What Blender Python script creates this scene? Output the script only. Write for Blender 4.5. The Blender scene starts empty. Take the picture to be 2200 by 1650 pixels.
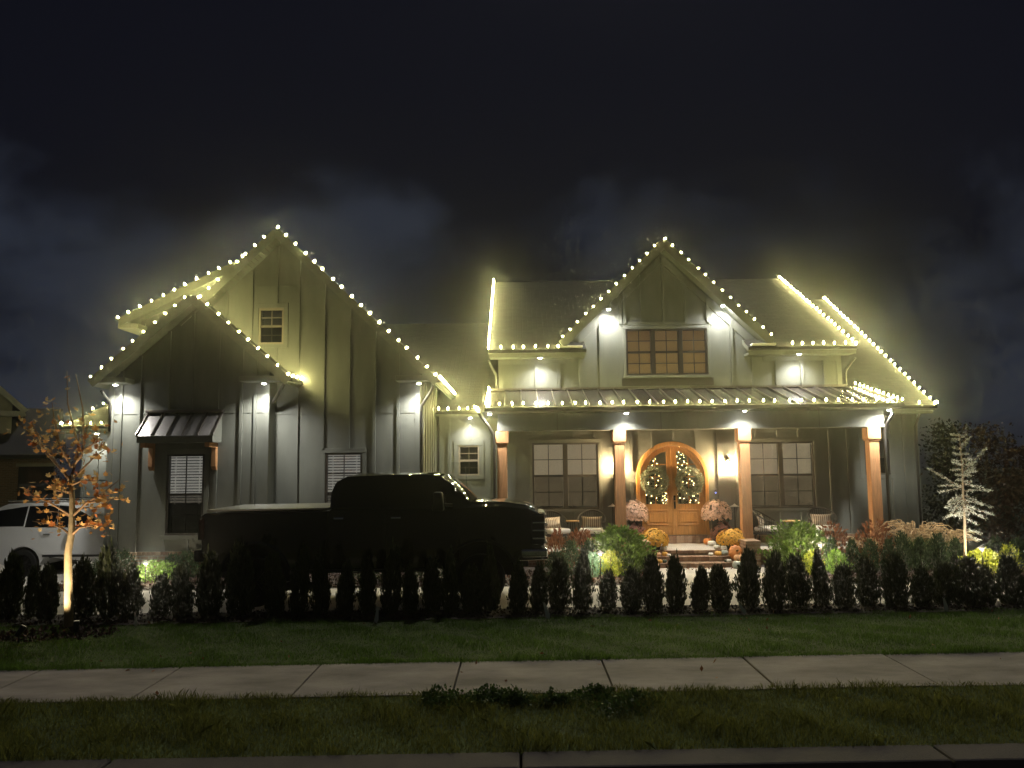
import bpy, bmesh, math, random
import numpy as np
from mathutils import Vector, Matrix, geometry as mgeo
R = math.radians
random.seed(7); rng = np.random.default_rng(7)
sc = bpy.context.scene
col = sc.collection

# ------------------------------------------------------------------ camera
H = 2.3
cd = bpy.data.cameras.new('camera'); cam = bpy.data.objects.new('camera', cd); col.objects.link(cam)
cd.sensor_width = 36.0; cd.lens = 36.0 * 1700 / 2200; cd.clip_end = 3000
CM = Matrix.Translation((0, 0, H)) @ Matrix.Rotation(R(0.4), 4, 'Z') @ Matrix.Rotation(R(95.8), 4, 'X') @ Matrix.Rotation(R(-0.65), 4, 'Z')
cam.matrix_world = CM
sc.camera = cam
CR = CM.to_3x3()

def at(px, py, Y):
    """photo pixel (2200x1650) -> point on the plane y = Y"""
    d = CR @ Vector(((px - 1100) / 1700, (825 - py) / 1700, -1.0))
    t = Y / d.y
    return Vector((d.x * t, Y, H + d.z * t))

def axz(px, py, Y):
    p = at(px, py, Y); return (p.x, p.z)

# ------------------------------------------------------------------ world: night sky with thin cloud
CLOUD_OFF = (4.4, 9.1, 3.0)
w = bpy.data.worlds.new('World'); sc.world = w; w.use_nodes = True
nt = w.node_tree; nt.nodes.clear()
def N(t, **k):
    n = nt.nodes.new(t)
    for a, b in k.items(): setattr(n, a, b)
    return n
out = N('ShaderNodeOutputWorld'); bg = N('ShaderNodeBackground'); nt.links.new(bg.outputs[0], out.inputs[0])
tc = N('ShaderNodeTexCoord'); sep = N('ShaderNodeSeparateXYZ'); nt.links.new(tc.outputs['Generated'], sep.inputs[0])
def M(op, a, b=None, c=None):
    n = N('ShaderNodeMath', operation=op)
    for i, v in enumerate((a, b, c)):
        if v is None: continue
        if isinstance(v, (int, float)): n.inputs[i].default_value = v
        else: nt.links.new(v, n.inputs[i])
    return n.outputs[0]
mpn = N('ShaderNodeMapping'); mpn.inputs['Location'].default_value = CLOUD_OFF; mpn.inputs['Scale'].default_value = (1.0, 1.0, 1.55)
nt.links.new(tc.outputs['Generated'], mpn.inputs[0])
n1 = N('ShaderNodeTexNoise'); n1.inputs['Scale'].default_value = 3.4; n1.inputs['Detail'].default_value = 9; n1.inputs['Roughness'].default_value = .56; n1.inputs['Distortion'].default_value = .25
nt.links.new(mpn.outputs[0], n1.inputs['Vector'])
band = N('ShaderNodeMapRange'); band.inputs['From Min'].default_value = .43; band.inputs['From Max'].default_value = .25; band.interpolation_type = 'SMOOTHSTEP'
nt.links.new(sep.outputs['Z'], band.inputs['Value'])
rp = N('ShaderNodeMapRange'); rp.inputs['From Min'].default_value = .60; rp.inputs['From Max'].default_value = .82; rp.interpolation_type = 'SMOOTHSTEP'
nt.links.new(M('ADD', n1.outputs['Fac'], M('MULTIPLY', band.outputs[0], .21)), rp.inputs['Value'])
cl = rp.outputs[0]
sky = N('ShaderNodeTexSky'); sky.sky_type = 'NISHITA'; sky.sun_disc = False; sky.sun_elevation = R(-8); sky.sun_rotation = R(-12)
skys = N('ShaderNodeVectorMath', operation='SCALE'); nt.links.new(sky.outputs[0], skys.inputs[0]); skys.inputs['Scale'].default_value = .02
mx = N('ShaderNodeMix', data_type='RGBA'); nt.links.new(cl, mx.inputs['Factor'])
mx.inputs['A'].default_value = (.0030, .0033, .0062, 1); mx.inputs['B'].default_value = (.0145, .0178, .0275, 1)
ad = N('ShaderNodeMix', data_type='RGBA', blend_type='ADD'); ad.inputs['Factor'].default_value = 1
nt.links.new(mx.outputs['Result'], ad.inputs['A']); nt.links.new(skys.outputs[0], ad.inputs['B'])
nt.links.new(ad.outputs['Result'], bg.inputs[0]); bg.inputs[1].default_value = 1.0

md = bpy.data.lights.new('ground_fill', 'SUN'); md.energy = .42; md.angle = R(1.0); md.color = (1.0, .96, .90)  # fill lamp added from behind the house to lift lawn and sidewalk
fill_sun = bpy.data.objects.new('ground_fill', md); col.objects.link(fill_sun); fill_sun.rotation_euler = (R(-38), 0, R(-12))
vs = sc.view_settings; vs.view_transform = 'Standard'; vs.look = 'None'; vs.exposure = .45; vs.gamma = 1
cy = sc.cycles; cy.use_denoising = True; cy.max_bounces = 5; cy.diffuse_bounces = 3; cy.glossy_bounces = 3
cy.transmission_bounces = 3; cy.transparent_max_bounces = 10; cy.caustics_reflective = False; cy.caustics_refractive = False
cy.sample_clamp_indirect = 4; cy.use_light_tree = True; cy.time_limit = 1100; cy.use_adaptive_sampling = True; cy.adaptive_threshold = .03

# ------------------------------------------------------------------ light levels (all lamps the photograph shows)
P_BULB = 500.0          # emission of one roofline bulb
P_SOFFIT = 320.0        # cool white soffit downlight
P_SCONCE = 2400.0
P_PATH = 80.0
P_TREE = 175.0
C_BULB = (1.0, .90, .34); C_COOL = (1.0, .985, .90); C_WARM = (1.0, .66, .32)

# ------------------------------------------------------------------ materials
MATS = {}
def mat(name, base, rough=.6, metal=0., var=0., vscale=6., bump=0., bscale=40., emit=None, estr=0., spec=None, coat=0., stretch=None, c2=None, coords='Object', trans=0.):
    if name in MATS: return MATS[name]
    m = bpy.data.materials.new(name); m.use_nodes = True; t = m.node_tree; b = t.nodes['Principled BSDF']
    b.inputs['Base Color'].default_value = (*base, 1); b.inputs['Roughness'].default_value = rough; b.inputs['Metallic'].default_value = metal
    if spec is not None: b.inputs['Specular IOR Level'].default_value = spec
    if coat: b.inputs['Coat Weight'].default_value = coat; b.inputs['Coat Roughness'].default_value = .05
    if emit is not None:
        b.inputs['Emission Color'].default_value = (*emit, 1); b.inputs['Emission Strength'].default_value = estr
    if var or bump:
        tcn = t.nodes.new('ShaderNodeTexCoord'); src = tcn.outputs[coords]
        if stretch:
            mp = t.nodes.new('ShaderNodeMapping'); mp.inputs['Scale'].default_value = stretch; t.links.new(src, mp.inputs[0]); src = mp.outputs[0]
    if var:
        n = t.nodes.new('ShaderNodeTexNoise'); n.inputs['Scale'].default_value = vscale; n.inputs['Detail'].default_value = 6; n.inputs['Roughness'].default_value = .6
        t.links.new(src, n.inputs['Vector'])
        mr = t.nodes.new('ShaderNodeMapRange'); mr.inputs['From Min'].default_value = .3; mr.inputs['From Max'].default_value = .7; t.links.new(n.outputs['Fac'], mr.inputs['Value'])
        mixn = t.nodes.new('ShaderNodeMix'); mixn.data_type = 'RGBA'; t.links.new(mr.outputs[0], mixn.inputs['Factor'])
        lo = c2 if c2 else tuple(c * (1 - var) for c in base); hi = tuple(min(1, c * (1 + var * .6)) for c in base)
        mixn.inputs['A'].default_value = (*lo, 1); mixn.inputs['B'].default_value = (*hi, 1)
        t.links.new(mixn.outputs['Result'], b.inputs['Base Color'])
    if bump:
        n2 = t.nodes.new('ShaderNodeTexNoise'); n2.inputs['Scale'].default_value = bscale; n2.inputs['Detail'].default_value = 5; t.links.new(src, n2.inputs['Vector'])
        bp = t.nodes.new('ShaderNodeBump'); bp.inputs['Strength'].default_value = bump; bp.inputs['Distance'].default_value = .02
        t.links.new(n2.outputs['Fac'], bp.inputs['Height']); t.links.new(bp.outputs[0], b.inputs['Normal'])
    if trans: b.inputs['Transmission Weight'].default_value = trans
    MATS[name] = m; return m

def glass_mat(name, tint, gloss, fresnel=True):
    m = bpy.data.materials.new(name); m.use_nodes = True; t = m.node_tree; t.nodes.clear()
    o = t.nodes.new('ShaderNodeOutputMaterial'); mixn = t.nodes.new('ShaderNodeMixShader'); tr = t.nodes.new('ShaderNodeBsdfTransparent'); gl = t.nodes.new('ShaderNodeBsdfGlossy')
    tr.inputs[0].default_value = (*tint, 1); gl.inputs['Roughness'].default_value = .03; gl.inputs[0].default_value = (.9, .92, .95, 1)
    fr = t.nodes.new('ShaderNodeFresnel'); fr.inputs[0].default_value = 1.5
    ma = t.nodes.new('ShaderNodeMath'); ma.operation = 'MULTIPLY_ADD'; ma.inputs[1].default_value = 1.0; ma.inputs[2].default_value = gloss
    if fresnel: t.links.new(fr.outputs[0], ma.inputs[0])
    else: ma.inputs[0].default_value = 0
    t.links.new(ma.outputs[0], mixn.inputs[0]); t.links.new(tr.outputs[0], mixn.inputs[1]); t.links.new(gl.outputs[0], mixn.inputs[2]); t.links.new(mixn.outputs[0], o.inputs[0])
    MATS[name] = m; return m

def leaf_mat(name, base, var=.5, rough=.55, trans=.25):
    """foliage: diffuse + translucency, colour varied from clump to clump"""
    m = bpy.data.materials.new(name); m.use_nodes = True; t = m.node_tree; b = t.nodes['Principled BSDF']
    g = t.nodes.new('ShaderNodeNewGeometry'); tcn = t.nodes.new('ShaderNodeTexCoord')
    n = t.nodes.new('ShaderNodeTexNoise'); n.inputs['Scale'].default_value = 9; n.inputs['Detail'].default_value = 3; t.links.new(tcn.outputs['Object'], n.inputs['Vector'])
    a = t.nodes.new('ShaderNodeMath'); a.operation = 'ADD'; t.links.new(n.outputs['Fac'], a.inputs[0])
    s = t.nodes.new('ShaderNodeMath'); s.operation = 'MULTIPLY_ADD'; s.inputs[1].default_value = .6; s.inputs[2].default_value = -.3
    t.links.new(g.outputs['Random Per Island'], s.inputs[0]); t.links.new(s.outputs[0], a.inputs[1])
    mixn = t.nodes.new('ShaderNodeMix'); mixn.data_type = 'RGBA'; t.links.new(a.outputs[0], mixn.inputs['Factor'])
    mixn.inputs['A'].default_value = (*[c * (1 - var) for c in base], 1); mixn.inputs['B'].default_value = (*[min(1, c * (1 + var)) for c in base], 1)
    t.links.new(mixn.outputs['Result'], b.inputs['Base Color']); b.inputs['Roughness'].default_value = rough; b.inputs['Specular IOR Level'].default_value = .3
    tl = t.nodes.new('ShaderNodeBsdfTranslucent'); t.links.new(mixn.outputs['Result'], tl.inputs[0])
    ms = t.nodes.new('ShaderNodeMixShader'); ms.inputs[0].default_value = trans
    o = t.nodes['Material Output']; t.links.new(b.outputs[0], ms.inputs[1]); t.links.new(tl.outputs[0], ms.inputs[2]); t.links.new(ms.outputs[0], o.inputs[0])
    MATS[name] = m; return m

def emit_mat(name, colr, s):
    m = bpy.data.materials.new(name); m.use_nodes = True; t = m.node_tree; b = t.nodes['Principled BSDF']
    b.inputs['Base Color'].default_value = (.8, .8, .8, 1); b.inputs['Emission Color'].default_value = (*colr, 1); b.inputs['Emission Strength'].default_value = s
    MATS[name] = m; return m

mat('siding', (.135, .139, .120), .6, var=.22, vscale=2.2, bump=.12, bscale=70, stretch=(1, 1, .35))
mat('siding_gable', (.135, .139, .120), .6, var=.22, vscale=2.2, bump=.12, bscale=70, stretch=(1, 1, .35))
mat('siding_pale', (.55, .52, .40), .6, var=.1, vscale=2)
mat('window_dark', (.035, .028, .022), .35)
mat('window_taupe', (.20, .165, .13), .45)
mat('soffit', (.15, .158, .13), .6, var=.1)
mat('fascia', (.16, .165, .135), .55, var=.1)
mat('gutter', (.05, .047, .042), .32, metal=.35, var=.1)
mat('metal_roof', (.10, .083, .074), .25, metal=.6, var=.25, vscale=3, bump=.12, bscale=9)
mat('awning_metal', (.24, .225, .225), .42, metal=.3, var=.15, vscale=3)  # lighter than the porch roof metal; soffit reflection put into the base colour
mat('metal_seam', (.10, .085, .075), .4, metal=.5)
mat('cedar', (.43, .21, .088), .65, var=.32, vscale=5, bump=.2, bscale=26, stretch=(6, 6, .5))
mat('oak', (.50, .235, .065), .38, var=.28, vscale=4, stretch=(7, 7, .7), coat=.25)
mat('brick_a', (.30, .185, .115), .85, var=.25, vscale=20, bump=.4, bscale=60)
mat('brick_b', (.24, .14, .09), .85, var=.25, vscale=20, bump=.4, bscale=60)
mat('brick_c', (.37, .25, .165), .85, var=.25, vscale=20, bump=.4, bscale=60)
mat('mortar', (.36, .33, .28), .9, bump=.3, bscale=80)
mat('concrete', (.45, .42, .37), .82, var=.16, vscale=1.3, bump=.12, bscale=90)
mat('walk_concrete', (.305, .265, .24), .85, var=.5, vscale=1.1, bump=.15, bscale=80, stretch=(1, 2.2, 1))
mat('joint', (.03, .028, .025), .9)
mat('asphalt', (.05, .048, .048), .85, var=.3, vscale=9, bump=.4, bscale=120)
mat('curb_concrete', (.07, .055, .055), .85, var=.25, vscale=2, bump=.2, bscale=70)
mat('soil', (.035, .024, .017), .95, var=.4, vscale=5, bump=.6, bscale=40)
mat('turf', (.065, .095, .022), .95, var=.5, vscale=3, bump=.5, bscale=60)
mat('ground', (.03, .04, .015), .95, var=.4, vscale=.5)
mat('mulch', (.10, .062, .048), .9, var=.5, vscale=25, c2=(.035, .02, .018))
mat('black_paint', (.006, .006, .007), .12, coat=1.0, spec=.5)
mat('white_paint', (.80, .81, .82), .25, coat=.8)
mat('dark_glass', (.008, .009, .010), .05, spec=.6)
mat('chrome', (.75, .76, .78), .2, metal=1.)
mat('rubber', (.012, .012, .012), .8, bump=.2, bscale=50)
mat('black_rim', (.03, .03, .032), .3, metal=.8)
mat('black_plastic', (.015, .015, .016), .5)
mat('tonneau', (.16, .16, .165), .35, bump=.1, bscale=120)
mat('tail_red', (.03, .003, .003), .2)
mat('bronze', (.03, .026, .022), .4, metal=.5)
mat('wicker', (.028, .023, .019), .7, bump=.5, bscale=90)
mat('cushion', (.66, .62, .55), .9, bump=.15, bscale=50)
mat('wire', (.015, .03, .015), .6)
mat('bulb_socket', (.02, .04, .02), .5)
mat('bark', (.30, .235, .15), .85, var=.3, vscale=12, bump=.5, bscale=40, stretch=(1, 1, .4))
mat('twig', (.22, .13, .075), .85, var=.3)
mat('dark_bark', (.06, .045, .03), .9, var=.3)
mat('interior', (.40, .36, .30), .9)
mat('floor_wood', (.2, .12, .06), .5)
mat('tag_white', (.75, .73, .68), .8)
mat('wood_top', (.55, .33, .15), .5, var=.3, stretch=(8, 1, 1))
mat('pole_cap', (.5, .46, .38), .5)
mat('white_trim', (.7, .68, .6), .6)
mat('pot_black', (.02, .02, .02), .5)
for nm, c in (('orange', (.62, .22, .05)), ('white', (.72, .68, .58)), ('yellow', (.68, .36, .05)), ('green', (.06, .085, .06)), ('grey', (.30, .33, .28)), ('peach', (.68, .36, .16)), ('striped', (.60, .36, .20))):
    mat('pumpkin_' + nm, c, .45, var=.22, vscale=7, bump=.08, bscale=20)
mat('pumpkin_stem', (.16, .12, .05), .9)
glass_mat('pane_glass', (.93, .94, .93), .04)
glass_mat('lantern_glass', (.96, .95, .92), .04, False)
glass_mat('screen', (.62, .60, .57), .0)
leaf_mat('hedge_leaf', (.045, .060, .022), trans=.12)
leaf_mat('bed_leaf', (.045, .075, .03), trans=.15)
leaf_mat('shrub_leaf', (.13, .21, .035), trans=.2)
leaf_mat('gold_leaf', (.30, .34, .03), trans=.2)
leaf_mat('lime_leaf', (.17, .30, .045), trans=.2)
leaf_mat('blue_leaf', (.10, .20, .11), trans=.15)
leaf_mat('rust_leaf', (.27, .105, .045), trans=.2)
leaf_mat('maple_leaf', (.46, .25, .085), var=.45, trans=.35)
leaf_mat('cedar_needle', (.50, .52, .44), var=.3, trans=.1)
leaf_mat('grass_blade', (.11, .19, .034), var=.5, trans=.5)
leaf_mat('verge_blade', (.15, .16, .042), var=.55, trans=.5)
leaf_mat('weed_leaf', (.085, .14, .04), var=.4, trans=.2)
leaf_mat('fountain_blade', (.13, .18, .055), var=.4, trans=.2)
leaf_mat('plume', (.62, .46, .27), var=.3, trans=.3)
leaf_mat('tree_dark', (.030, .034, .013), trans=.15)
leaf_mat('tree_russet', (.055, .028, .014), trans=.15)
leaf_mat('wreath_leaf', (.33, .36, .24), trans=.1)
leaf_mat('fir_leaf', (.05, .075, .03), trans=.1)
leaf_mat('bloom_gold', (.66, .36, .045), var=.35, trans=.15)
leaf_mat('bloom_blush', (.62, .40, .28), var=.35, trans=.15)
leaf_mat('bloom_wine', (.17, .06, .04), var=.4, trans=.15)
leaf_mat('fallen_leaf', (.30, .12, .05), var=.5, trans=.1)
emit_mat('bulb_light', C_BULB, P_BULB)
emit_mat('tree_bulb', (1, .76, .30), 26.0)
emit_mat('lens_light', C_COOL, 120.0)
emit_mat('path_lens', (1.0, .9, .62), 12.0)
emit_mat('uplight_lens', (1.0, .85, .55), .6)
emit_mat('lantern_flame', (1.0, .74, .40), P_SCONCE)
emit_mat('bell_ring', (.05, .16, 1.0), 4.0)

def stripes_mat(name, c1, c2, scale):
    m = bpy.data.materials.new(name); m.use_nodes = True; t = m.node_tree; b = t.nodes['Principled BSDF']
    tcn = t.nodes.new('ShaderNodeTexCoord'); wv = t.nodes.new('ShaderNodeTexWave'); wv.inputs['Scale'].default_value = scale; wv.inputs['Distortion'].default_value = .4
    t.links.new(tcn.outputs['Object'], wv.inputs[0]); mixn = t.nodes.new('ShaderNodeMix'); mixn.data_type = 'RGBA'
    mr = t.nodes.new('ShaderNodeMapRange'); mr.inputs['From Min'].default_value = .6; mr.inputs['From Max'].default_value = .75
    t.links.new(wv.outputs['Fac'], mr.inputs['Value']); t.links.new(mr.outputs[0], mixn.inputs['Factor'])
    mixn.inputs['A'].default_value = (*c1, 1); mixn.inputs['B'].default_value = (*c2, 1); t.links.new(mixn.outputs['Result'], b.inputs['Base Color']); b.inputs['Roughness'].default_value = .9
    MATS[name] = m
stripes_mat('pillow_stripe', (.55, .48, .38), (.17, .12, .07), 6.0)

def shingle_mat():
    m = bpy.data.materials.new('shingle'); m.use_nodes = True; t = m.node_tree; b = t.nodes['Principled BSDF']
    uv = t.nodes.new('ShaderNodeUVMap'); br = t.nodes.new('ShaderNodeTexBrick'); t.links.new(uv.outputs[0], br.inputs['Vector'])
    br.inputs['Scale'].default_value = 1; br.inputs['Brick Width'].default_value = .3; br.inputs['Row Height'].default_value = .14; br.inputs['Mortar Size'].default_value = .012; br.inputs['Mortar Smooth'].default_value = .3
    br.inputs['Color1'].default_value = (.027, .023, .019, 1); br.inputs['Color2'].default_value = (.014, .012, .010, 1); br.inputs['Mortar'].default_value = (.010, .009, .008, 1); br.inputs['Bias'].default_value = 0
    t.links.new(br.outputs['Color'], b.inputs['Base Color']); b.inputs['Roughness'].default_value = .9
    bp = t.nodes.new('ShaderNodeBump'); bp.inputs['Strength'].default_value = .8; bp.inputs['Distance'].default_value = .02; bp.invert = True
    t.links.new(br.outputs['Fac'], bp.inputs['Height']); t.links.new(bp.outputs[0], b.inputs['Normal'])
    MATS['shingle'] = m
shingle_mat()
def brickwall_mat():
    m = bpy.data.materials.new('brick_face'); m.use_nodes = True; t = m.node_tree; b = t.nodes['Principled BSDF']
    tcn = t.nodes.new('ShaderNodeTexCoord'); mp = t.nodes.new('ShaderNodeMapping'); mp.inputs['Rotation'].default_value = (R(90), 0, 0); t.links.new(tcn.outputs['Object'], mp.inputs[0])
    br = t.nodes.new('ShaderNodeTexBrick'); t.links.new(mp.outputs[0], br.inputs['Vector']); br.inputs['Scale'].default_value = 1
    br.inputs['Brick Width'].default_value = .21; br.inputs['Row Height'].default_value = .075; br.inputs['Mortar Size'].default_value = .008
    br.inputs['Color1'].default_value = (.27, .17, .11, 1); br.inputs['Color2'].default_value = (.19, .12, .08, 1); br.inputs['Mortar'].default_value = (.3, .27, .23, 1)
    t.links.new(br.outputs['Color'], b.inputs['Base Color']); b.inputs['Roughness'].default_value = .9
    MATS['brick_face'] = m
brickwall_mat()

# ------------------------------------------------------------------ mesh helpers
class MB:
    def __init__(s): s.v = []; s.f = []; s.uv = None
    def add(s, vs, fs):
        o = len(s.v); s.v.extend([tuple(p) for p in vs]); s.f.extend([tuple(i + o for i in f) for f in fs]); return s
    def box(s, x0, x1, y0, y1, z0, z1):
        x0, x1 = min(x0, x1), max(x0, x1); y0, y1 = min(y0, y1), max(y0, y1); z0, z1 = min(z0, z1), max(z0, z1)
        return s.add([(x0, y0, z0), (x1, y0, z0), (x1, y1, z0), (x0, y1, z0), (x0, y0, z1), (x1, y0, z1), (x1, y1, z1), (x0, y1, z1)],
                     [(0, 3, 2, 1), (4, 5, 6, 7), (0, 1, 5, 4), (1, 2, 6, 5), (2, 3, 7, 6), (3, 0, 4, 7)])
    def hexa(s, bot, top):
        return s.add(list(bot) + list(top), [(0, 3, 2, 1), (4, 5, 6, 7), (0, 1, 5, 4), (1, 2, 6, 5), (2, 3, 7, 6), (3, 0, 4, 7)])
    def prism(s, pts, y0, y1, hw=None):
        """polygon in xz extruded along y; hw(z) gives the y extent per height when set"""
        n = len(pts); a = []; b = []
        for x, z in pts:
            if hw: c = (y0 + y1) / 2; h = hw(x, z); a.append((x, c - h, z)); b.append((x, c + h, z))
            else: a.append((x, y0, z)); b.append((x, y1, z))
        fs = [tuple(range(n)), tuple(range(2 * n - 1, n - 1, -1))]
        for i in range(n): j = (i + 1) % n; fs.append((i, i + n, j + n, j))
        return s.add(a + b, fs)
    def bar(s, p, q, w, h, up=(0, 0, 1)):
        p, q = Vector(p), Vector(q); d = (q - p).normalized(); u_ = Vector(up)
        sd = d.cross(u_)
        if sd.length < 1e-4: sd = Vector((1, 0, 0))
        sd.normalize(); u2 = sd.cross(d).normalized()
        def ring(c): return [c - sd * w / 2 - u2 * h / 2, c + sd * w / 2 - u2 * h / 2, c + sd * w / 2 + u2 * h / 2, c - sd * w / 2 + u2 * h / 2]
        return s.hexa(ring(p), ring(q))
    def tube(s, pts, r, n=8, caps=True):
        pts = [Vector(p) for p in pts]; k = len(pts); rs = r if isinstance(r, (list, tuple)) else [r] * k
        vs = []; prev = None
        for i, p in enumerate(pts):
            d = (pts[min(i + 1, k - 1)] - pts[max(i - 1, 0)]).normalized()
            ref = prev if prev is not None else (Vector((0, 0, 1)) if abs(d.z) < .9 else Vector((1, 0, 0)))
            a = d.cross(ref)
            if a.length < 1e-5: a = d.cross(Vector((1, 0, 0)))
            a.normalize(); b = a.cross(d).normalized(); prev = b
            for j in range(n):
                t = 2 * math.pi * j / n; vs.append(p + (a * math.cos(t) + b * math.sin(t)) * rs[i])
        fs = []
        for i in range(k - 1):
            for j in range(n): fs.append((i * n + j, i * n + (j + 1) % n, (i + 1) * n + (j + 1) % n, (i + 1) * n + j))
        if caps: fs.append(tuple(range(n - 1, -1, -1))); fs.append(tuple(range((k - 1) * n, k * n)))
        return s.add(vs, fs)
    def lathe(s, prof, n=12, c=(0, 0, 0), axis='z', caps=True):
        vs = []; fs = []; k = len(prof)
        for r, z in prof:
            for j in range(n):
                t = 2 * math.pi * j / n; a, b = r * math.cos(t), r * math.sin(t)
                vs.append((c[0] + a, c[1] + b, c[2] + z) if axis == 'z' else (c[0] + a, c[1] + z, c[2] + b))
        for i in range(k - 1):
            for j in range(n): fs.append((i * n + j, i * n + (j + 1) % n, (i + 1) * n + (j + 1) % n, (i + 1) * n + j))
        if caps: fs.append(tuple(range(n - 1, -1, -1))); fs.append(tuple(range((k - 1) * n, k * n)))
        return s.add(vs, fs)
    def mesh(s, name):
        me = bpy.data.meshes.new(name); me.from_pydata(s.v, [], s.f); me.update()
        bm = bmesh.new(); bm.from_mesh(me); bmesh.ops.recalc_face_normals(bm, faces=bm.faces); bm.to_mesh(me); bm.free(); return me
    def build(s, name, m, parent=None, smooth=False, bevel=0, seg=2):
        me = s.mesh(name); me.materials.append(MATS[m])
        if smooth: me.polygons.foreach_set('use_smooth', [True] * len(me.polygons))
        return link(name, me, parent, bevel, seg)

def link(name, me, parent=None, bevel=0, seg=2):
    o = bpy.data.objects.new(name, me); col.objects.link(o)
    if parent is not None: o.parent = parent
    if bevel:
        b = o.modifiers.new('edge', 'BEVEL'); b.width = bevel; b.segments = seg; b.limit_method = 'ANGLE'; b.angle_limit = R(35)
    return o
def empty(name, loc=(0, 0, 0), rz=0):
    o = bpy.data.objects.new(name, None); col.objects.link(o); o.location = loc; o.rotation_euler.z = rz; o.empty_display_size = .1; return o
def tag(o, label=None, cat=None, group=None, kind=None):
    if label: o['label'] = label
    if cat: o['category'] = cat
    if group: o['group'] = group
    if kind: o['kind'] = kind
    return o
def dup(o, parent=None):
    c = o.copy(); col.objects.link(c); c.parent = parent
    for ch in list(o.children): dup(ch, c)
    return c
def quick(name, verts, faces, m, parent=None, smooth=False):
    """large leaf / blade sheets from numpy arrays (all faces of one size)"""
    me = bpy.data.meshes.new(name); nv = len(verts); nf = len(faces); k = faces.shape[1]
    me.vertices.add(nv); me.vertices.foreach_set('co', np.ascontiguousarray(verts, dtype=np.float32).ravel())
    me.loops.add(nf * k); me.loops.foreach_set('vertex_index', np.ascontiguousarray(faces, dtype=np.int32).ravel())
    me.polygons.add(nf); me.polygons.foreach_set('loop_start', np.arange(0, nf * k, k, dtype=np.int32)); me.polygons.foreach_set('loop_total', np.full(nf, k, dtype=np.int32))
    me.update(calc_edges=True); me.validate(); me.materials.append(MATS[m])
    return link(name, me, parent) if parent is not False else me

def leaves(pts, size, nrm=None, spread=1.0, seed=1, aspect=.5, up=0.):
    """diamond leaves at pts; size may be an array. returns verts, faces"""
    g = np.random.default_rng(seed); n = len(pts); size = np.broadcast_to(np.asarray(size, float), (n,))
    d = g.normal(size=(n, 3)); d[:, 2] += up
    if nrm is not None: d = d * spread + nrm * 1.2
    d /= np.linalg.norm(d, axis=1, keepdims=True) + 1e-9
    e = g.normal(size=(n, 3)); s_ = np.cross(d, e); s_ /= np.linalg.norm(s_, axis=1, keepdims=True) + 1e-9
    L = d * size[:, None]; W = s_ * (size * aspect * .5)[:, None]
    v = np.stack([pts, pts + L * .5 + W, pts + L, pts + L * .5 - W], 1).reshape(-1, 3)
    f = np.arange(n * 4).reshape(n, 4)
    return v, f

def tri_wall(poly, holes, Y, depth=.12):
    """wall face at y=Y with rectangular openings and their reveals; poly [(x,z)], holes [(x0,x1,z0,z1)]"""
    vs = [Vector(p) for p in poly]; n = len(vs); ed = [(i, (i + 1) % n) for i in range(n)]
    for x0, x1, z0, z1 in holes:
        o = len(vs); vs += [Vector((x0, z0)), Vector((x1, z0)), Vector((x1, z1)), Vector((x0, z1))]; ed += [(o, o + 1), (o + 1, o + 2), (o + 2, o + 3), (o + 3, o)]
    ov, oe, of, *_ = mgeo.delaunay_2d_cdt(vs, ed, [], 0, 1e-5)
    def inside(p):
        c = False
        for i in range(n):
            a, b = poly[i], poly[(i + 1) % n]
            if (a[1] > p[1]) != (b[1] > p[1]) and p[0] < (b[0] - a[0]) * (p[1] - a[1]) / (b[1] - a[1]) + a[0]: c = not c
        return c
    m = MB(); fs = []
    for f in of:
        cx = sum(ov[i][0] for i in f) / 3; cz = sum(ov[i][1] for i in f) / 3
        if inside((cx, cz)) and not any(h[0] < cx < h[1] and h[2] < cz < h[3] for h in holes): fs.append(tuple(f))
    m.add([(p[0], Y, p[1]) for p in ov], fs)
    m.add([(p[0], Y + depth, p[1]) for p in ov], [f[::-1] for f in fs])
    for i in range(n):
        a, b = poly[i], poly[(i + 1) % n]; m.add([(a[0], Y, a[1]), (b[0], Y, b[1]), (b[0], Y + depth, b[1]), (a[0], Y + depth, a[1])], [(0, 1, 2, 3)])
    for x0, x1, z0, z1 in holes:
        c = [(x0, z0), (x1, z0), (x1, z1), (x0, z1)]
        for i in range(4):
            a, b = c[i], c[(i + 1) % 4]; m.add([(a[0], Y, a[1]), (b[0], Y, b[1]), (b[0], Y + depth, b[1]), (a[0], Y + depth, a[1])], [(0, 1, 2, 3)])
    return m

# ------------------------------------------------------------------ terrain height
_gy = [-60, 5.80, 5.86, 6.1, 7.7, 8.85, 12.3, 15.7, 19.3, 200]; _gz = [.06, .08, .16, .17, .17, .18, .02, -.08, -.25, -.3]
def gz(x, y):
    z = float(np.interp(y, _gy, _gz)); k = float(np.interp(y, [10, 16], [1, 0]))
    z += .0085 * max(-14, min(14, x)) * k
    if y > 17: z -= .18 * float(np.interp(-x, [9.6, 11.0], [0, 1])) * float(np.interp(y, [17, 19.5], [0, 1]))
    return z
def sheet(name, x0, x1, y0, y1, dz, m, nx=24, ny=6, kind='structure', jag=0.):
    b = MB(); vs = []; fs = []
    for j in range(ny + 1):
        for i in range(nx + 1):
            x = x0 + (x1 - x0) * i / nx; y = y0 + (y1 - y0) * j / ny
            if jag and j in (0, ny): y += random.uniform(-jag, jag)
            vs.append((x, y, gz(x, y) + dz))
    for j in range(ny):
        for i in range(nx): a = j * (nx + 1) + i; fs.append((a, a + 1, a + nx + 2, a + nx + 1))
    b.add(vs, fs); o = b.build(name, m, smooth=True); tag(o, kind=kind); return o

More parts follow.
